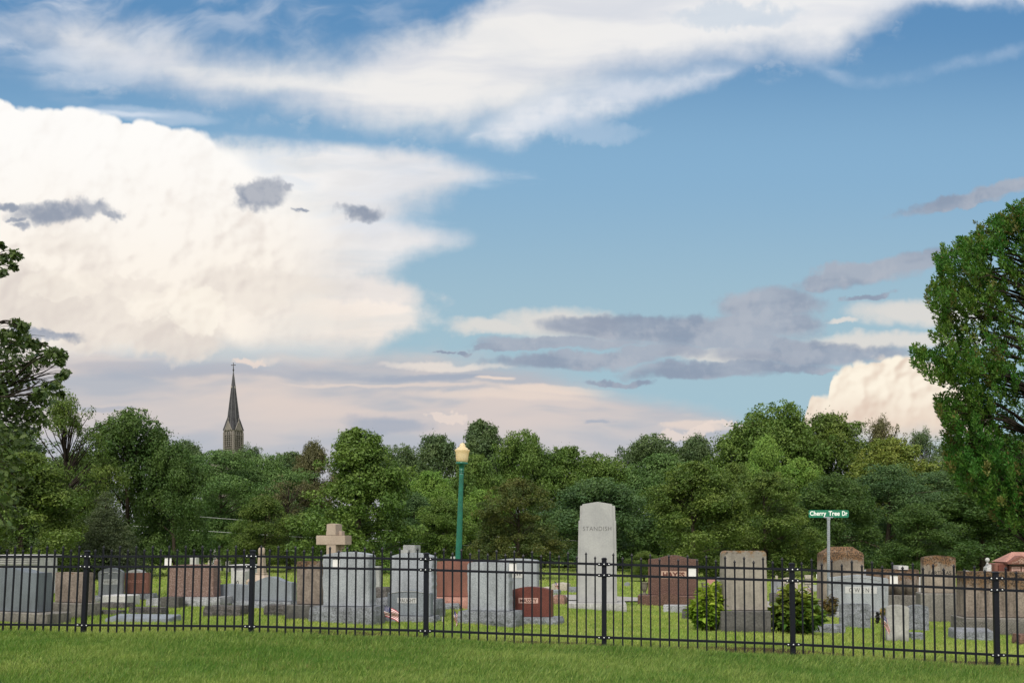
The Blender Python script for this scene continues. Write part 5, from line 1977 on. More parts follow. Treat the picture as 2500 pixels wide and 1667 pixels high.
def clump_leaves(C, R, per, rng, size, flat=.75, up=.35, rnd=.75, aspect=.55, shell=.55, squash=None):
    """leaves on the outside of clumps (centres C, radii R); denser and flatter on the upper side"""
    n = len(C)
    per_n = np.maximum(6, (per * (R / R.mean()) ** 2)).astype(int)
    idx = np.repeat(np.arange(n), per_n)
    d = rng.normal(size=(len(idx), 3))
    d[:, 2] += .35
    d = unit(d)
    rad = R[idx] * (rng.uniform(shell, 1.0, len(idx)) ** .6 + .20 * rng.exponential(.5, len(idx)) * (rng.uniform(0, 1, len(idx)) < .35))
    lump = 1 + .30 * np.sin(d[:, 0] * 7 + idx) * np.sin(d[:, 1] * 6 + idx * 1.7)
    ani = rng.uniform(.62, 1.38, (n, 3))[idx]
    P = C[idx] + d * (rad * lump)[:, None] * np.array([1, 1, flat]) * ani
    N = unit(d * .8 + np.array([0, 0, up]) + rng.normal(size=d.shape) * rnd)
    V = leaf_faces(P, N, size, rng, aspect)
    clt = rng.uniform(0, 1, n)[idx]
    tint = np.stack([np.clip(rng.normal(.5, .22, len(idx)), 0, 1), np.clip(.65 * clt + .35 * rng.uniform(0, 1, len(idx)), 0, 1), np.zeros(len(idx))], -1)
    return V, tint

def limb(mb, p0, p1, r0, r1, rng, n=7, wob=.06, sides=7):
    p0, p1 = np.array(p0, float), np.array(p1, float)
    L = np.linalg.norm(p1 - p0)
    pts, rad = [], []
    off = np.zeros(3)
    for i in range(n + 1):
        t = i / n
        off = off + rng.normal(size=3) * L * wob / n * (0 < i < n)
        sag = np.array([0, 0, L * .10 * math.sin(math.pi * t)])
        pts.append(p0 * (1 - t) + p1 * t + off * math.sin(math.pi * t) + sag)
        rad.append(r0 * (1 - t) + r1 * t)
    mb.tube(pts, rad, sides)
    return pts

PROFILES = {
    # crown radius (fraction of half width) against height fraction 0..1
    'round': [(0, .45), (.08, .72), (.25, .96), (.45, 1.0), (.65, .97), (.82, .82), (.93, .58), (1, .18)],
    'dome': [(0, .85), (.1, .98), (.3, 1.0), (.55, .96), (.75, .82), (.88, .62), (.96, .40), (1, .15)],
    'pyramid': [(0, .85), (.1, 1.0), (.3, .97), (.5, .85), (.7, .62), (.85, .38), (.95, .20), (1, .05)],
    'vase': [(0, .25), (.2, .55), (.4, .82), (.6, .97), (.78, 1.0), (.92, .78), (1, .3)],
    'column': [(0, .7), (.15, .95), (.4, 1.0), (.65, .92), (.85, .68), (.95, .42), (1, .15)],
}

def make_tree(kind, seed, H=10.0, W=8.0, clear=.08, nclump=150, per=95, leaf=.26, rc=(.10, .19), flat=.75, profile='round', inner=.35, up=.35, gap=0.0, aspect=.55, trunk_r=.22, rnd=.55, limbs=24):
    """returns trunk mesh, crown mesh for a tree of height H and crown width W standing at the origin"""
    rng = np.random.default_rng(seed)
    pr = np.array(PROFILES[profile])
    C, R = [], []
    z0 = H * clear
    lob = rng.uniform(0, 2 * np.pi, 6)
    ga = [(rng.uniform(0, 2 * np.pi), rng.uniform(.15, .85), rng.uniform(.25, .5)) for _ in range(int(gap * 14))]
    per_b = 6
    nb = max(8, nclump // per_b)
    tries = 0
    boughs = 0
    while boughs < nb and tries < nb * 60:
        tries += 1
        t = rng.uniform(0, 1) ** .85
        a = rng.uniform(0, 2 * np.pi)
        r_env = np.interp(t, pr[:, 0], pr[:, 1]) * W / 2
        # big boughs push the outline in and out
        r_env *= 1 + .12 * math.sin(2 * a + lob[0] + 5 * t) + .10 * math.sin(3 * a + lob[1] - 7 * t) + .07 * math.sin(5 * a + lob[2] + 11 * t)
        if any(abs((a - g[0] + math.pi) % (2 * math.pi) - math.pi) < g[2] and abs(t - g[1]) < g[2] * .35 for g in ga):
            continue
        boughs += 1
        f = math.sqrt(rng.uniform(inner ** 2, 1))
        br = rng.uniform(.12, .20) * W * (1.15 - .35 * t)
        r = max(0, r_env * f - br * .55)
        c0 = np.array((r * math.cos(a), r * math.sin(a), z0 + t * (H - z0) - br * .55 * t))
        for _ in range(per_b):
            d = rng.normal(size=3) + np.array((math.cos(a) * .5, math.sin(a) * .5, .45))
            d /= np.linalg.norm(d)
            C.append(tuple(c0 + d * br * rng.uniform(.45, 1.0) * np.array((1, 1, .75))))
            R.append(rng.uniform(*rc) * W * .62)
    # ragged leading shoots at the top
    for _ in range(int(nclump * .16)):
        a = rng.uniform(0, 2 * np.pi)
        t = rng.uniform(.72, 1.0)
        r = np.interp(t, pr[:, 0], pr[:, 1]) * W / 2 * rng.uniform(.5, 1.05)
        C.append((r * math.cos(a), r * math.sin(a), z0 + t * (H - z0) + rng.uniform(.0, .045) * H))
        R.append(rng.uniform(.026, .048) * W)
    C, R = np.array(C), np.array(R)
    V, T = clump_leaves(C, R, per, rng, leaf, flat, up, rnd, aspect)
    crown = poly_mesh("crown", V, T, [])
    mb = MB()
    top = np.array([rng.normal() * .03 * W, rng.normal() * .03 * W, H * .86])
    trunk = limb(mb, (0, 0, -.3), top, trunk_r, trunk_r * .15, rng, 10, .04, 9)
    mb.lathe([(trunk_r * 1.5, -.3), (trunk_r * 1.25, .1), (trunk_r * 1.05, .5)], 9)
    pick = rng.choice(len(C), min(limbs, len(C)), replace=False)
    for i in pick:
        zc = C[i][2]
        k = int(np.clip((zc * .72) / (H * .86) * 10, 1, 8))
        limb(mb, trunk[k], C[i], trunk_r * .38 * (1 - k / 12), .02, rng, 5, .12, 5)
    tm = MB.build(mb, "trunk", [], link=False)
    me = tm.data
    bpy.data.objects.remove(tm)
    return me, crown

BARK = bark_mat("grey brown bark", (.060, .048, .038))
BARK2 = bark_mat("dark bark", (.030, .024, .020))
LEAF = {
    'dark': leaf_mat("deep green leaves", (.036, .076, .018), (.070, .118, .026)),
    'mid': leaf_mat("mid green leaves", (.060, .115, .022), (.110, .168, .034)),
    'olive': leaf_mat("olive green leaves", (.056, .100, .019), (.112, .155, .031)),
    'yellow': leaf_mat("yellow green leaves", (.095, .140, .026), (.180, .205, .040)),
    'bright': leaf_mat("bright fresh green leaves", (.095, .185, .032), (.170, .260, .052)),
    'blue': leaf_mat("bluish green leaves", (.045, .092, .036), (.080, .135, .046)),
    'pale': leaf_mat("pale locust green leaves", (.062, .122, .036), (.104, .172, .050)),
    'grey': leaf_mat("grey green needles", (.055, .080, .042), (.095, .118, .060)),
    'brown': leaf_mat("brownish green leaves", (.080, .082, .036), (.122, .116, .050)),
    'far': leaf_mat("far softer green leaves", (.055, .095, .038), (.092, .134, .050)),
    'juniper': leaf_mat("juniper green scale leaves", (.030, .105, .013), (.088, .150, .022), .2),
    'juniper_dry': leaf_mat("brownish juniper sprays", (.120, .085, .030), (.105, .120, .028), .2),
    'maple_dark': leaf_mat("dark maple leaves with rusty tips", (.042, .068, .017), (.098, .104, .026)),
    'oak': leaf_mat("dark oak leaves", (.036, .066, .018), (.072, .106, .030), .28, .45),
}
PROTO = {
    'maple_a': make_tree('maple_a', 11, W=8.4, nclump=270, per=150, leaf=.185, clear=.07, profile='round', gap=.20),
    'maple_b': make_tree('maple_b', 23, W=8.0, nclump=270, per=150, leaf=.19, clear=.03, profile='dome', gap=.12),
    'maple_c': make_tree('maple_c', 37, W=8.0, nclump=250, per=150, leaf=.19, clear=.03, profile='column', rc=(.11, .21), gap=.12),
    'locust_a': make_tree('locust_a', 41, W=9.0, nclump=210, per=210, leaf=.15, clear=.14, profile='vase', flat=.40, rc=(.13, .22), up=.9, gap=.25, rnd=.6),
    'locust_b': make_tree('locust_b', 53, W=9.0, nclump=230, per=190, leaf=.155, clear=.05, profile='round', flat=.42, rc=(.12, .21), up=.9, gap=.2, rnd=.6),
    'pyramid': make_tree('pyramid', 61, W=9.5, nclump=380, per=125, leaf=.19, clear=.01, profile='pyramid', rc=(.07, .13), gap=.15),
    'dome': make_tree('dome', 67, W=9.0, nclump=330, per=140, leaf=.185, clear=.01, profile='dome', rc=(.08, .14), gap=.05),
    'sparse': make_tree('sparse', 71, W=8.0, nclump=190, per=95, leaf=.165, clear=.16, profile='round', rc=(.07, .14), gap=.4, aspect=.45, trunk_r=.26, limbs=120),
    'twiggy': make_tree('twiggy', 83, W=7.0, nclump=90, per=46, leaf=.16, clear=.1, profile='column', rc=(.08, .15), gap=.6, limbs=100),
    'bush_a': make_tree('bush_a', 91, H=10, W=13, nclump=170, per=150, leaf=.36, clear=.0, profile='dome', rc=(.10, .18), gap=.1),
}
def make_spruce():
    rng = np.random.default_rng(101)
    H, W = 10.0, 7.2
    C, R = [], []
    for t in np.arange(.02, .99, .028):
        rad = W / 2 * (1 - t) ** .82
        nb = max(3, int(15 * (1 - t) + 3))
        for k in range(nb):
            a = 2 * math.pi * (k + rng.uniform(-.3, .3)) / nb + t * 17
            for f in (np.linspace(.35, 1, 4) if t < .8 else (.6, 1)):
                r = rad * f * rng.uniform(.85, 1.1)
                C.append((r * math.cos(a), r * math.sin(a), t * H + .22 * f * rng.uniform(-1, 1) - .25 * f + .10 * f * f))
                R.append((.34 + .2 * (1 - t)) * rng.uniform(.7, 1.2))
    C, R = np.array(C), np.array(R)
    V, T = clump_leaves(C, R, 42, rng, .20, .55, .35, .9, .32)
    crown = poly_mesh("crown", V, T, [])
    mb = MB()
    limb(mb, (0, 0, -.3), (0, 0, H * .97), .2, .02, rng, 8, .01)
    tm = mb.build("trunk", [], link=False)
    me = tm.data
    bpy.data.objects.remove(tm)
    return me, crown
PROTO['spruce'] = make_spruce()

def set_mat(o, m):
    if not o.data.materials:
        o.data.materials.append(None)
    o.material_slots[0].link = 'OBJECT'
    o.material_slots[0].material = m

TREES_RNG = random.Random(77)
def tree(label, kind, xc, ytop, wpx, depth, leafm, name="tree", group="trees beyond the graves", bark=None, base_y=None):
    """place a tree by its crown centre column, top row, crown width (photo px) and real distance"""
    k = F / depth
    x = (xc - CX) / k
    z = float(ground_z(x, depth))
    H = EYE - (ytop - HY) / k - z
    W = wpx / k * (1.42 if depth > 93 else 1.28 if depth > 60 else 1.12)
    if name == 'bush' : W = wpx / k
    proto_w = {'maple_a': 8.4, 'maple_b': 8, 'maple_c': 8, 'locust_a': 9, 'locust_b': 9, 'pyramid': 9.5, 'dome': 9, 'sparse': 8, 'twiggy': 7, 'bush_a': 13, 'spruce': 7.2}[kind]
    root = empty(name, (x, depth, z), TREES_RNG.uniform(0, 6.28))
    tag(root, label, "bush" if name == "bush" else "tree", group)
    tm, cm = PROTO[kind]
    s = (W / proto_w / 1.04, W / proto_w / 1.04, H / 10.35)
    for nm, me, mt in (("trunk", tm, bark or BARK), ("crown", cm, LEAF[leafm])):
        o = bpy.data.objects.new(nm, me)
        col.objects.link(o)
        o.parent = root
        o.scale = s
        set_mat(o, mt)
    return root

T = tree
# --- front row along the graves
T("yellow green broadleaf tree under the oak at the left edge", 'maple_b', 50, 1105, 290, 39, 'olive')
T("thin see-through tree with a dark trunk between the oak and the dark maple", 'sparse', 158, 962, 210, 46, 'olive', bark=BARK2)
T("deep green full maple left of the church spire", 'maple_a', 312, 1000, 262, 51, 'dark')
T("grey green cone-shaped spruce under the dark maple", 'spruce', 258, 1188, 190, 43, 'grey', "spruce_tree")
T("deep green maple with low boughs right of the spruce", 'maple_a', 428, 1088, 180, 50, 'dark')
T("broad pyramidal oak behind the tan cross", 'pyramid', 878, 1046, 345, 56, 'mid')
T("dense olive dome-shaped maple right of the lamp post", 'dome', 1264, 1168, 212, 45, 'maple_dark')
T("large olive maple between STANDISH and HAYES stones", 'maple_b', 1690, 1128, 250, 48, 'olive')
T("olive maple behind the lichened limestone", 'dome', 1872, 1152, 236, 52, 'olive')
T("dark maple behind the street sign", 'maple_a', 2040, 1158, 220, 55, 'dark')
T("dark tiered locust behind the stained stone", 'locust_b', 2165, 1128, 280, 60, 'blue')
T("dark small spruce-like tree left of the juniper foot", 'maple_c', 2240, 1232, 180, 50, 'dark')
T("dark tree seen under the juniper's lowest boughs", 'maple_b', 2400, 1180, 300, 58, 'dark')
# --- second rank
T("tiered pale locust below the church tower", 'locust_a', 545, 1098, 215, 76, 'pale')
T("tiered pale locust right of the church tower", 'locust_b', 655, 1104, 190, 80, 'pale')
T("low brownish bush-like tree left of the pyramidal oak", 'maple_c', 648, 1212, 150, 60, 'olive')
T("half bare twiggy tree left of the pyramidal oak", 'twiggy', 705, 1150, 150, 64, 'brown')
T("rounded brownish tree peeping left of the oak top", 'maple_c', 768, 1082, 105, 84, 'brown')
T("yellow tinged slim tree before the locust row", 'maple_c', 588, 1270, 90, 62, 'mid')
T("bright green round tree right of the oak", 'maple_b', 1052, 1150, 130, 82, 'bright')
T("bright green broad tree behind the lamp shaft", 'maple_b', 1165, 1110, 140, 88, 'mid')
T("bluish dark tree low between the oak and the lamp", 'maple_c', 1010, 1205, 130, 68, 'blue')
T("mid green tree low left of the lamp shaft", 'maple_a', 1085, 1212, 150, 66, 'mid')
T("fresh green bush-like tree right of the lamp shaft", 'maple_b', 1180, 1195, 130, 72, 'bright')
T("bluish green broad tree behind the STANDISH slab", 'maple_a', 1450, 1168, 226, 62, 'blue')
T("small dark tree left of the STANDISH slab", 'maple_c', 1380, 1250, 110, 70, 'dark')
T("soft green tree top behind the large olive maple", 'maple_b', 1620, 1108, 190, 84, 'pale')
T("yellow green round top behind the olive maples", 'maple_b', 1790, 1130, 120, 78, 'olive')
T("fresh pale green tree top left below the tallest tree", 'maple_c', 1872, 1068, 110, 90, 'bright')
T("pale green bushy top beneath the tallest tree", 'maple_b', 1945, 1118, 130, 86, 'bright')
T("yellowish wide tree left of the juniper", 'maple_b', 2178, 1070, 210, 92, 'yellow')
T("dark tree filling the gap right of the street sign", 'locust_a', 2290, 1150, 220, 72, 'blue')
# --- skyline rank
T("dark tree top under the nave gable of the church", 'maple_c', 452, 1080, 130, 96, 'far')
T("small dark crown just right of the church tower", 'sparse', 605, 1086, 120, 104, 'far')
T("dark crown left of the pyramidal oak on the skyline", 'maple_b', 705, 1104, 150, 104, 'far')
T("bluish crown right of the pyramidal oak on the skyline", 'maple_a', 978, 1088, 140, 104, 'far')
T("dark crown left of the lamp globe", 'maple_b', 1070, 1062, 150, 108, 'far')
T("tall spiky crown right of the lamp globe", 'pyramid', 1178, 1026, 190, 104, 'far')
T("rounded olive crown topping the skyline right of the lamp", 'maple_a', 1276, 1052, 150, 100, 'mid')
T("dark crown above the STANDISH slab on the left", 'maple_b', 1380, 1090, 150, 100, 'mid')
T("dark crown directly above the STANDISH slab", 'maple_a', 1465, 1108, 160, 98, 'mid')
T("deep green crown right above the STANDISH slab", 'maple_a', 1590, 1062, 180, 108, 'far')
T("pointed dark crown between two broad skyline crowns", 'maple_c', 1702, 1066, 120, 106, 'far')
T("tallest broad green tree on the skyline", 'maple_a', 1905, 985, 215, 98, 'mid')
T("left shoulder of foliage beside the tallest tree", 'maple_b', 1800, 1050, 160, 102, 'mid')
T("right tall green tree beside the tallest one", 'maple_b', 2030, 1010, 190, 100, 'olive')
T("sparse brownish crown before the cumulus", 'sparse', 2160, 1018, 120, 112, 'brown')
T("thin crown left of the juniper on the skyline", 'sparse', 2260, 1048, 110, 110, 'far')
T("far wide crown behind the juniper", 'maple_a', 2420, 1060, 260, 96, 'far')
T("far wide crown behind the oak at the left", 'maple_b', 30, 1040, 260, 84, 'far')
T("far crown behind the thin see-through tree", 'maple_c', 190, 1110, 180, 82, 'far')
# --- just outside the frame
T("broad green tree far out beyond the left edge", 'maple_a', -190, 1060, 300, 70, 'dark')
T("olive tree farther out beyond the left edge", 'maple_b', -430, 1080, 320, 78, 'olive')
T("broad green tree far out beyond the right edge", 'maple_b', 2690, 1080, 300, 74, 'mid')
T("dark tree farther out beyond the right edge", 'maple_a', 2930, 1070, 320, 80, 'dark')
# --- understory along the wood's foot
for i, (xc, yt, w, dp, lm) in enumerate(((30, 1252, 260, 88, 'dark'), (215, 1252, 240, 90, 'dark'), (395, 1257, 230, 92, 'dark'), (530, 1224, 240, 90, 'dark'), (700, 1234, 240, 88, 'dark'),
                                         (830, 1240, 240, 76, 'dark'), (1000, 1247, 230, 74, 'dark'), (1130, 1248, 210, 76, 'blue'), (1330, 1252, 230, 72, 'dark'), (1500, 1247, 230, 70, 'dark'),
                                         (1640, 1252, 240, 62, 'dark'), (1790, 1252, 230, 60, 'dark'), (1950, 1252, 240, 66, 'dark'), (2110, 1252, 240, 70, 'dark'), (2280, 1254, 240, 66, 'dark'), (2470, 1252, 260, 70, 'dark'))):
    where = ("far left under the oak", "under the thin see-through tree", "behind the spruce", "under the church tower's locust", "under the twiggy tree", "below the pyramidal oak", "right of the pyramidal oak's foot", "beside the lamp shaft",
             "right of the dome-shaped maple", "behind the STANDISH slab", "left of the HAYES stone", "behind the HAYES stone", "left of the street sign", "right of the street sign", "left of the juniper's foot", "under the juniper at the right edge")[i]
    T("dark understory bush " + where, 'bush_a', xc, yt, w, dp, lm, "bush", "understory bushes at the wood's foot", BARK2)
T("small dark shrub behind the wide brown granite stone", 'bush_a', 446, 1352, 44, 40, 'dark', "bush", "understory bushes at the wood's foot", BARK2)
T("olive low branches sweeping to the ground left of HAYES", 'maple_c', 1572, 1345, 90, 44, 'olive', "bush", "understory bushes at the wood's foot")

# ------------------------------------------------------------------ the near oak on the left
def build_oak():
    rng = np.random.default_rng(7)
    Y0 = 20.0
    k = F / Y0
    x0 = (-330 - CX) / k
    gz = float(ground_z(x0, Y0))
    root = empty("oak_tree", (x0, Y0, gz))
    tag(root, "dark oak reaching in from the left edge with lobed leaves", "tree")
    W2 = lambda px, py, dy=0.0: np.array(((px - CX) * (Y0 + dy) / F - x0, dy, EYE - (py - HY) * (Y0 + dy) / F - gz))
    # leafy boughs: (px, py, radius px, weight)
    spots = [(38, 622, 17, 1), (14, 632, 14, 1), (32, 652, 12, .8), (2, 600, 10, .6), (8, 668, 12, .6), (-14, 640, 22, 1.0),
             (40, 790, 15, .9), (58, 800, 14, .9), (20, 815, 14, .7), (5, 822, 18, .8), (48, 820, 22, 1), (70, 835, 24, 1.1), (95, 850, 24, 1.1), (40, 850, 36, 1.4), (0, 855, 40, 1.6),
             (130, 862, 18, 1), (152, 866, 15, 1), (146, 885, 12, .8), (118, 880, 18, .7), (80, 885, 26, .9), (40, 890, 36, 1.6), (0, 900, 44, 1.8), (60, 925, 24, 1), (20, 935, 34, 1.5),
             (160, 912, 13, .9), (148, 920, 11, .6), (138, 940, 15, .8), (120, 950, 20, 1), (100, 962, 20, 1), (148, 962, 12, .6), (80, 975, 22, .9), (50, 990, 20, .9), (110, 985, 22, 1),
             (60, 1010, 26, 1.1), (90, 1010, 26, 1), (20, 990, 24, 1), (100, 1035, 24, .8), (30, 1030, 34, 1.3), (70, 1045, 28, 1), (0, 1060, 40, 1.4), (40, 1080, 30, 1),
             (0, 965, 26, 1), (-30, 1000, 50, 2), (-40, 880, 60, 2.4), (-60, 1080, 60, 2), (-90, 940, 80, 3), (-110, 1060, 80, 3), (-60, 800, 40, 1.6), (-80, 700, 50, 2), (-140, 820, 80, 3),
             (10, 1110, 26, .8), (40, 1130, 22, .6), (15, 1160, 28, .8), (60, 1175, 20, .5), (25, 1210, 30, .8), (-20, 1140, 40, 1.2), (-10, 1230, 40, 1.1), (-50, 1190, 60, 1.6), (45, 1250, 20, .5), (-40, 1280, 50, 1.2), (15, 1290, 22, .5), (-150, 950, 90, 3), (-170, 700, 80, 3), (-200, 560, 90, 3),
             (-130, 600, 70, 2.4), (-330, 420, 140, 4), (-260, 640, 120, 4), (-420, 600, 140, 4), (-500, 800, 150, 4), (-330, 850, 150, 5), (-220, 1050, 110, 4), (-480, 1000, 150, 4), (-330, 1150, 130, 4)]
    P, N = [], []
    cents = []
    for px, py, r, wgt in spots:
        rm = r / k
        dy = rng.uniform(-1.2, 1.2) * (1 if px > -30 else 2.2)
        c = W2(px, py, dy)
        cents.append(c)
        n = int(60 * wgt * (1 if px > -60 else 2.0))
        d = unit(rng.normal(size=(n, 3)) + np.array([0, 0, .25]))
        rr = rm * rng.uniform(.15, 1.05, n) ** .6
        P.append(c + d * rr[:, None] * np.array([1, 1.2, .85]))
        N.append(unit(d * .5 + np.array([0, -.15, .45]) + rng.normal(size=d.shape) * .55))
    P, N = np.concatenate(P), np.concatenate(N)
    V = lobed_faces(P, N, .135, rng)
    tint = np.stack([np.clip(rng.normal(.5, .25, len(P)), 0, 1), rng.uniform(0, 1, len(P)), np.zeros(len(P))], -1)
    me = poly_mesh("crown", V, tint, [LEAF['oak']])
    o = bpy.data.objects.new("crown", me)
    o.parent = root
    col.objects.link(o)
    mb = MB()
    trunk = limb(mb, (0, 0, -.3), W2(-340, 560), .34, .10, rng, 10, .03, 12)
    mains = []
    for tgt, ki in (((-150, 830), 5), ((-110, 1010), 4), ((-170, 690), 6), ((-120, 1120), 3), ((-480, 800), 5), ((-420, 620), 7)):
        mains.append(limb(mb, trunk[ki], W2(*tgt), .13, .05, rng, 6, .10, 8))
    for (px, py, r, wgt), c in zip(spots, cents):
        best = min((m[j] for m in mains for j in range(2, len(m))), key=lambda p: np.linalg.norm(p - c) + (2 if p[0] > c[0] else 0))
        L = np.linalg.norm(best - c)
        b = limb(mb, best, c, .012 + .010 * min(L, 3), .006, rng, 6, .14, 5)
        for _ in range(3):
            e = c + rng.normal(size=3) * r / k * .6
            limb(mb, b[4], e, .008, .003, rng, 3, .1, 4)
    mb.build("trunk", BARK2, root)

# ------------------------------------------------------------------ the near juniper on the right
def build_juniper():
    rng = np.random.default_rng(17)
    Y0 = 27.0
    k = F / Y0
    AX = 2560
    x0 = (AX - CX) / k
    gz = float(ground_z(x0, Y0))
    root = empty("juniper_tree", (x0, Y0, gz))
    tag(root, "tall dense juniper with upright green sprays at the right edge", "tree")
    edge = np.array([(440, 2530), (470, 2510), (490, 2490), (508, 2452), (522, 2442), (540, 2405), (550, 2372), (580, 2352), (592, 2300), (620, 2262), (650, 2258), (690, 2250), (730, 2246), (748, 2240), (765, 2278), (782, 2282),
                     (800, 2276), (812, 2300), (826, 2258), (845, 2240), (866, 2212), (885, 2222), (905, 2232), (930, 2262), (960, 2268), (1000, 2280), (1040, 2290), (1090, 2300), (1120, 2292), (1160, 2310), (1200, 2345), (1240, 2390), (1280, 2440), (1300, 2490)])
    P, N, S, G = [], [], [], []
    cents = []
    boughs = []
    while len(boughs) < 80:
        py = rng.uniform(470, 1290)
        a = rng.uniform(0, 2 * np.pi)
        if len(boughs) < 30:                      # the boughs that draw the left outline
            py = 478 + 820 * (len(boughs) + rng.uniform(-.2, .2)) / 30
            a = np.pi + rng.uniform(-.35, .35)
        boughs.append((py, a))
    for py, a in boughs:
        env = (AX - np.interp(py, edge[:, 0], edge[:, 1])) / k
        n_here = int(26 + 5 * env)
        for _ in range(n_here):
            f = 1 - .75 * rng.uniform(0, 1) ** 1.25
            r = env * f
            spread = .16 + .30 * (1 - f) + .10
            c = np.array((r * math.cos(a), r * math.sin(a) * .8, EYE - (py - HY) / k - gz - .10 + (f - .6) * .5)) + rng.normal(size=3) * np.array((spread, spread * 1.2, spread * .8))
            px_here = CX + (c[0] + x0) / (Y0 + c[1]) * F
            py_here = HY - (c[2] + gz - EYE) / (Y0 + c[1]) * F
            if math.sin(a) < 0 and ((px_here - 2485) / 60) ** 2 + ((py_here - 1010) / 85) ** 2 < 1 and rng.uniform() < .85:
                continue
            if ((px_here - 2375) / 15) ** 2 + ((py_here - 778) / 14) ** 2 < 1 or ((px_here - 2290) / 34) ** 2 + ((py_here - 955) / 24) ** 2 < .9 or ((px_here - 2430) / 18) ** 2 + ((py_here - 640) / 26) ** 2 < 1:
                continue
            if px_here < np.interp(py_here, edge[:, 0], edge[:, 1]) + (26 if py_here < 720 else 10):
                continue
            cents.append(c)
            # a spray: an upright flame of scale-leaf tufts leaning outwards
            L = rng.uniform(.22, .50)
            lean = np.array([math.cos(a) * .5, math.sin(a) * .5, 1.0]) + rng.normal(size=3) * .30
            lean /= np.linalg.norm(lean)
            m = 52
            t = rng.uniform(0, 1, m)
            wid = .105 * (np.sin(np.pi * np.clip(t * .85 + .12, 0, 1)) ** .8) + .015
            d = unit(rng.normal(size=(m, 3)))
            P.append(c + lean * (t * L - L * .4)[:, None] + d * wid[:, None] * rng.uniform(.5, 1, m)[:, None])
            N.append(unit(np.cross(lean + d * .5, rng.normal(size=(m, 3)))))
            S.append(unit(lean[None] + d * .8))
            G.append(np.full(m, rng.uniform()))
    P, N, S, G = (np.concatenate(x) for x in (P, N, S, G))
    n = len(P)
    b = np.cross(N, S)
    b = unit(b)
    s = .080 * rng.uniform(.6, 1.4, n)[:, None]
    V = np.empty((n, 4, 3), np.float32)
    V[:, 0] = P - S * s * .5
    V[:, 1] = P + b * s * .24
    V[:, 2] = P + S * s * .6
    V[:, 3] = P - b * s * .24
    tint = np.stack([np.clip(rng.normal(.5, .24, n), 0, 1), np.clip(G * .7 + rng.uniform(0, .3, n), 0, 1), np.zeros(n)], -1)
    me = poly_mesh("crown", V, tint, [LEAF['juniper'], LEAF['juniper_dry']])
    dry = (G > .93) | (rng.uniform(0, 1, n) < .03)
    me.polygons.foreach_set('material_index', dry.astype(np.int32))
    o = bpy.data.objects.new("crown", me)
    o.parent = root
    col.objects.link(o)
    mb = MB()
    H = EYE - (520 - HY) / k - gz
    trunk = limb(mb, (0, 0, -.3), (.1, 0, H), .30, .05, rng, 12, .02, 10)
    for c in cents[::14]:
        j = int(np.clip((c[2] - .8) / H * 12 - .6, 1, 11))
        limb(mb, trunk[j], c, .045, .008, rng, 5, .10, 5)
    mb.build("trunk", BARK2, root)
build_oak()
build_juniper()
# ------------------------------------------------------------------ plants, flags, bouquet, hook
def leafy_plant(label, px0, px1, yt, yb, leafm, seed, n_stem, leaf, depth=None):
    rng = np.random.default_rng(seed)
    g = ground_hit((px0 + px1) / 2, yb) if depth is None else None
    k = F / g.y
    H = EYE - (yt - HY) / k - g.z
    W = (px1 - px0) / k
    root = empty("plant", g)
    tag(root, label, "plant", "leafy plants beside the lichened limestone")
    P, N, S = [], [], []
    st = MB()
    for i in range(n_stem):
        a = rng.uniform(0, 2 * np.pi)
        f = math.sqrt(rng.uniform(0, 1))
        tip = np.array([math.cos(a) * f * W / 2 * .95, math.sin(a) * f * W / 2 * .7, H * (1.0 - .60 * f ** 2) * rng.uniform(.55, 1.10)])
        foot = np.array([tip[0] * .25, tip[1] * .25, -.02])
        pts = limb(st, foot, tip, .007, .003, rng, 6, .1, 4)
        for j in range(2, 7):
            m = 5
            p = np.array(pts[j])
            for _ in range(m):
                d = unit(rng.normal(size=3) * np.array([1, 1, .5]) + np.array([math.cos(a), math.sin(a), .25]) * .5)
                P.append(p + d * leaf * .55)
                S.append(d)
                N.append(unit(np.array([0, 0, .9]) + d * .3 + rng.normal(size=3) * .45))
    P, N, S = np.array(P), np.array(N), np.array(S)
    n = len(P)
    b = unit(np.cross(N, S))
    N2 = unit(np.cross(S, b))
    s = leaf * rng.uniform(.6, 1.3, n)[:, None]
    V = np.empty((n, 6, 3), np.float32)
    V[:, 0] = P - S * s * .5
    V[:, 1] = P - S * s * .1 + b * s * .22 + N2 * s * .05
    V[:, 2] = P + S * s * .25 + b * s * .15 + N2 * s * .03
    V[:, 3] = P + S * s * .6 - N2 * s * .12
    V[:, 4] = P + S * s * .25 - b * s * .15 + N2 * s * .03
    V[:, 5] = P - S * s * .1 - b * s * .22 + N2 * s * .05
    tint = np.stack([np.clip(rng.normal(.5, .22, n), 0, 1), np.clip((P[:, 2] / H) * .6 + rng.uniform(0, .5, n), 0, 1), np.zeros(n)], -1)
    me = poly_mesh("foliage", V, tint, [leafm])
    o = bpy.data.objects.new("foliage", me)
    o.parent = root
    col.objects.link(o)
    st.build("stem", plain("reddish green stems", (.09, .07, .025), .7), root)

leafy_plant("yellow green leafy plant left of the lichened limestone", 1688, 1776, 1434, 1538, leaf_mat("yellow green plant leaves", (.15, .26, .03), (.30, .36, .06), .4, .45), 3, 95, .15)
leafy_plant("dark green peony-like plant right of the lichened limestone", 1874, 2000, 1440, 1546, leaf_mat("dark plant leaves", (.045, .115, .018), (.19, .22, .04), .3, .4), 5, 140, .155)
leafy_plant("small reddish tipped sprig against the limestone base", 2004, 2046, 1448, 1506, leaf_mat("reddish sprig leaves", (.09, .09, .02), (.13, .06, .03), .25, .5), 9, 16, .09)

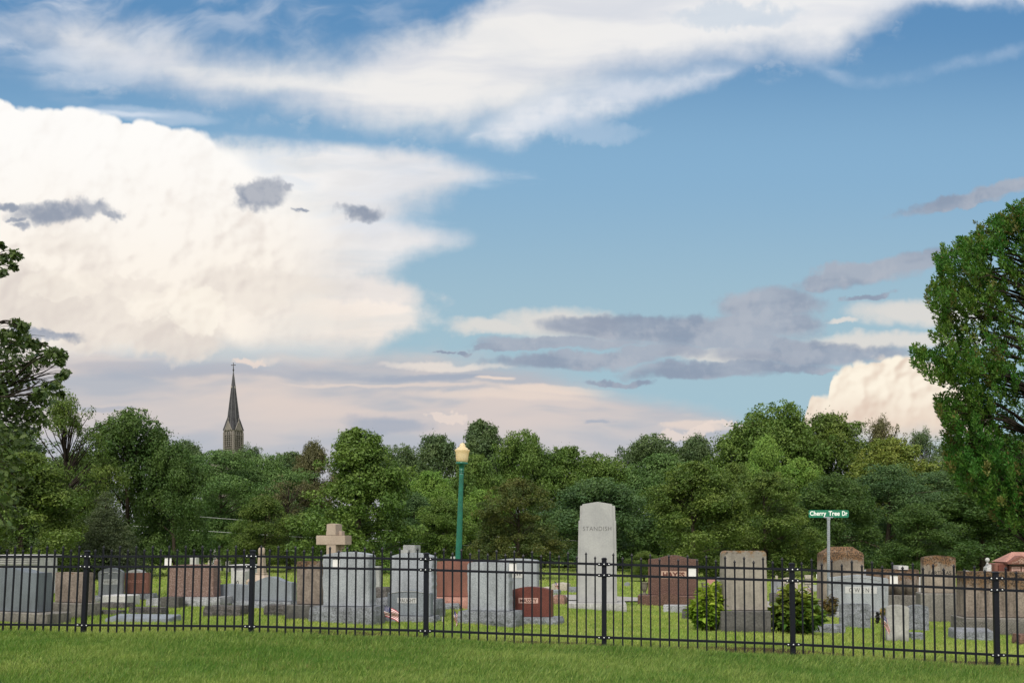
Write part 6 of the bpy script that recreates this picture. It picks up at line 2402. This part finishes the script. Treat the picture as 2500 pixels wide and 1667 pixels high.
FLAG_R = plain("flag red", (.36, .012, .028), .8, 0, .1)
FLAG_W = plain("flag white", (.72, .70, .69), .8, 0, .1)
FLAG_B = plain("flag blue", (.012, .018, .085), .8, 0, .1)
STICK = plain("dark wooden flag stick", (.05, .035, .02), .7)

def flag(label, px, ytop, ybase, hoist_px, fly_px, fall, wav, depth=None, seed=0, lean=0.0, ph=0.0, swing=1.0):
    """small stick flag: hoist along the stick, cloth hanging by `fall` radians below the level"""
    if depth is None:
        g = ground_hit(px, ybase)
    else:
        xx = (px - CX) / F * depth
        g = Vector((xx, depth, float(ground_z(xx, depth))))
    k = F / g.y
    root = empty("flag", g)
    tag(root, label, "flag", "small flags stuck in the grass")
    top = EYE - (ytop - HY) / k - g.z
    st = MB().tube([(0, 0, -.05), (lean * top, 0, top + .01)], .0045, 6)
    st.lathe([(.001, top), (.009, top + .012), (.006, top + .024), (.001, top + .034)], 8, lean * top, 0)
    st.build("stick", STICK, root)
    hoist, fly = hoist_px / k, fly_px / k
    nu, nv = 26, 13
    m = MB()
    V = []
    for j in range(nv + 1):
        for i in range(nu + 1):
            u, v = i / nu, j / nv
            x = u * fly * math.cos(fall * (.6 + .4 * u)) * swing
            z = top - v * hoist * (1 - .12 * u) - u * fly * math.sin(fall * (.6 + .4 * u))
            y = wav * math.sin(u * 9 + v * 1.5 + ph) * (.3 + u) + .02 * math.sin(v * 7 + u * 4)
            V.append((lean * top + x + wav * .5 * math.cos(u * 9 + ph) * u, y, z))
    Fc, mi = [], []
    for j in range(nv):
        for i in range(nu):
            a = j * (nu + 1) + i
            Fc.append((a, a + nu + 1, a + nu + 2, a + 1))
            canton = i < nu * .4 and j < 7
            mi.append(2 if canton else (0 if j % 2 == 0 else 1))
    m.addmesh(V, Fc, 0)
    m.mi = mi
    # stars: five rows of small white lozenges standing just proud of the canton, both faces
    def P(u, v):
        i, j = min(int(u * nu), nu - 1), min(int(v * nv), nv - 1)
        fu, fv = u * nu - i, v * nv - j
        a = j * (nu + 1) + i
        p = [Vector(V[q]) for q in (a, a + 1, a + nu + 1, a + nu + 2)]
        return p[0] * (1 - fu) * (1 - fv) + p[1] * fu * (1 - fv) + p[2] * (1 - fu) * fv + p[3] * fu * fv
    for r in range(9):
        for c in range(6 if r % 2 == 0 else 5):
            u = .4 * (c + (.5 if r % 2 == 0 else 1)) / 6
            v = 7 / 13 * (r + .5) / 9
            for off in (-.0025, .0025):
                q = [P(u + du, v + dv) + Vector((0, off, 0)) for du, dv in ((-.018, 0), (0, .016), (.018, 0), (0, -.016))]
                m.addmesh(q, [(0, 1, 2, 3)], 1)
    m.build("cloth", [FLAG_R, FLAG_W, FLAG_B], root)

flag("small striped flag flying before the VAUGHT stone", 934, 1475, 1522, 27, 42, .50, .010, lean=-.02, swing=1.15)
flag("small drooping striped flag at the left end of the rounded granite's base", 1108, 1487, 1528, 24, 24, 1.25, .03, ph=1.0)
flag("small drooping striped flag left of the white rounded stone", 2149.5, 1494, 1567, 28, 46, 1.12, .016, ph=2.0, lean=.05, swing=.9)
flag("tiny striped flag before the distant pale hipped stone", 1355, 1419, 1449, 12, 14, .9, .02, depth=30)
flag("tiny striped flag left of the fence post by the plant", 1897, 1432, 1468, 14, 20, 1.2, .03, depth=24)
flag("tiny slanted striped flag between the post and the number stake", 1966, 1428, 1462, 10, 24, .95, .02, depth=25, lean=.1, ph=.5)
flag("tiny striped flag half hidden behind the fence post", 1914, 1436, 1466, 10, 16, .4, .03, depth=26, ph=2.5)

def bouquet():
    g = ground_hit(2150, 1556)
    g = g + Vector((.03, .06, 0))
    k = F / g.y
    rng = np.random.default_rng(12)
    root = empty("bouquet", g)
    tag(root, "faded yellow and green artificial bouquet on a stake left of the white rounded stone", "bouquet")
    top = EYE - (1490 - HY) / k - g.z
    MB().tube([(0, 0, -.05), (.0, 0, top)], .006, 6).build("stake", STICK, root)
    n = 260
    d = unit(rng.normal(size=(n, 3)))
    P = np.array([.03, 0, top - .02]) + d * np.array([.05, .05, .09]) * rng.uniform(.3, 1, n)[:, None]
    V = leaf_faces(P, unit(d + rng.normal(size=d.shape) * .6), .045, rng, .5)
    T_ = np.stack([rng.uniform(0, 1, n), rng.uniform(0, 1, n), np.zeros(n)], -1)
    for nm, sl, mt in (("foliage", slice(0, 150), leaf_mat("bouquet leaves", (.06, .09, .02), (.12, .13, .03))), ("blossoms", slice(150, 260), leaf_mat("bouquet petals", (.32, .24, .05), (.30, .16, .10)))):
        o = bpy.data.objects.new(nm, poly_mesh(nm, V[sl], T_[sl], [mt]))
        o.parent = root
        col.objects.link(o)
    n = 160
    d = unit(rng.normal(size=(n, 3)))
    P = np.array([-.055, .02, top - .12]) + d * np.array([.035, .035, .12]) * rng.uniform(.3, 1, n)[:, None]
    V = leaf_faces(P, unit(d + rng.normal(size=d.shape) * .6), .05, rng, .5)
    o = bpy.data.objects.new("dark_ribbon", poly_mesh("dark_ribbon", V, np.full((n, 3), .5), [plain("dark ribbon", (.012, .014, .014), .6)]))
    o.parent = root
    col.objects.link(o)
bouquet()

def hook():
    Y0 = 24.5
    k = F / Y0
    x0 = (1914 - CX) / k
    gz = float(ground_z(x0, Y0))
    Z = lambda py: EYE - (py - HY) / k - gz
    zt = Z(1424)
    r = 5.5 / k
    pts = [(0, 0, -.05), (0, 0, zt - r)] + [(r - r * math.cos(a), 0, zt - r + r * math.sin(a)) for a in np.linspace(.2, 3.4, 12)]
    o = MB().tube(pts, .008, 6).build("plant_hook", plain("dark green wire", (.02, .035, .028), .5))
    o.location = (x0, Y0, gz)
    tag(o, "thin dark shepherd hook of wire before the pale arched stone", "hook")
hook()

def white_stub():
    g = ground_hit(1081, 1517)
    k = F / g.y
    o = MB().cbox(0, 0, -.03, .03, .03, 12 / k + .03, 0, .006).build("marker_peg", WHITE)
    o.location = g
    tag(o, "short white peg in the grass between two granite bases", "peg")
white_stub()
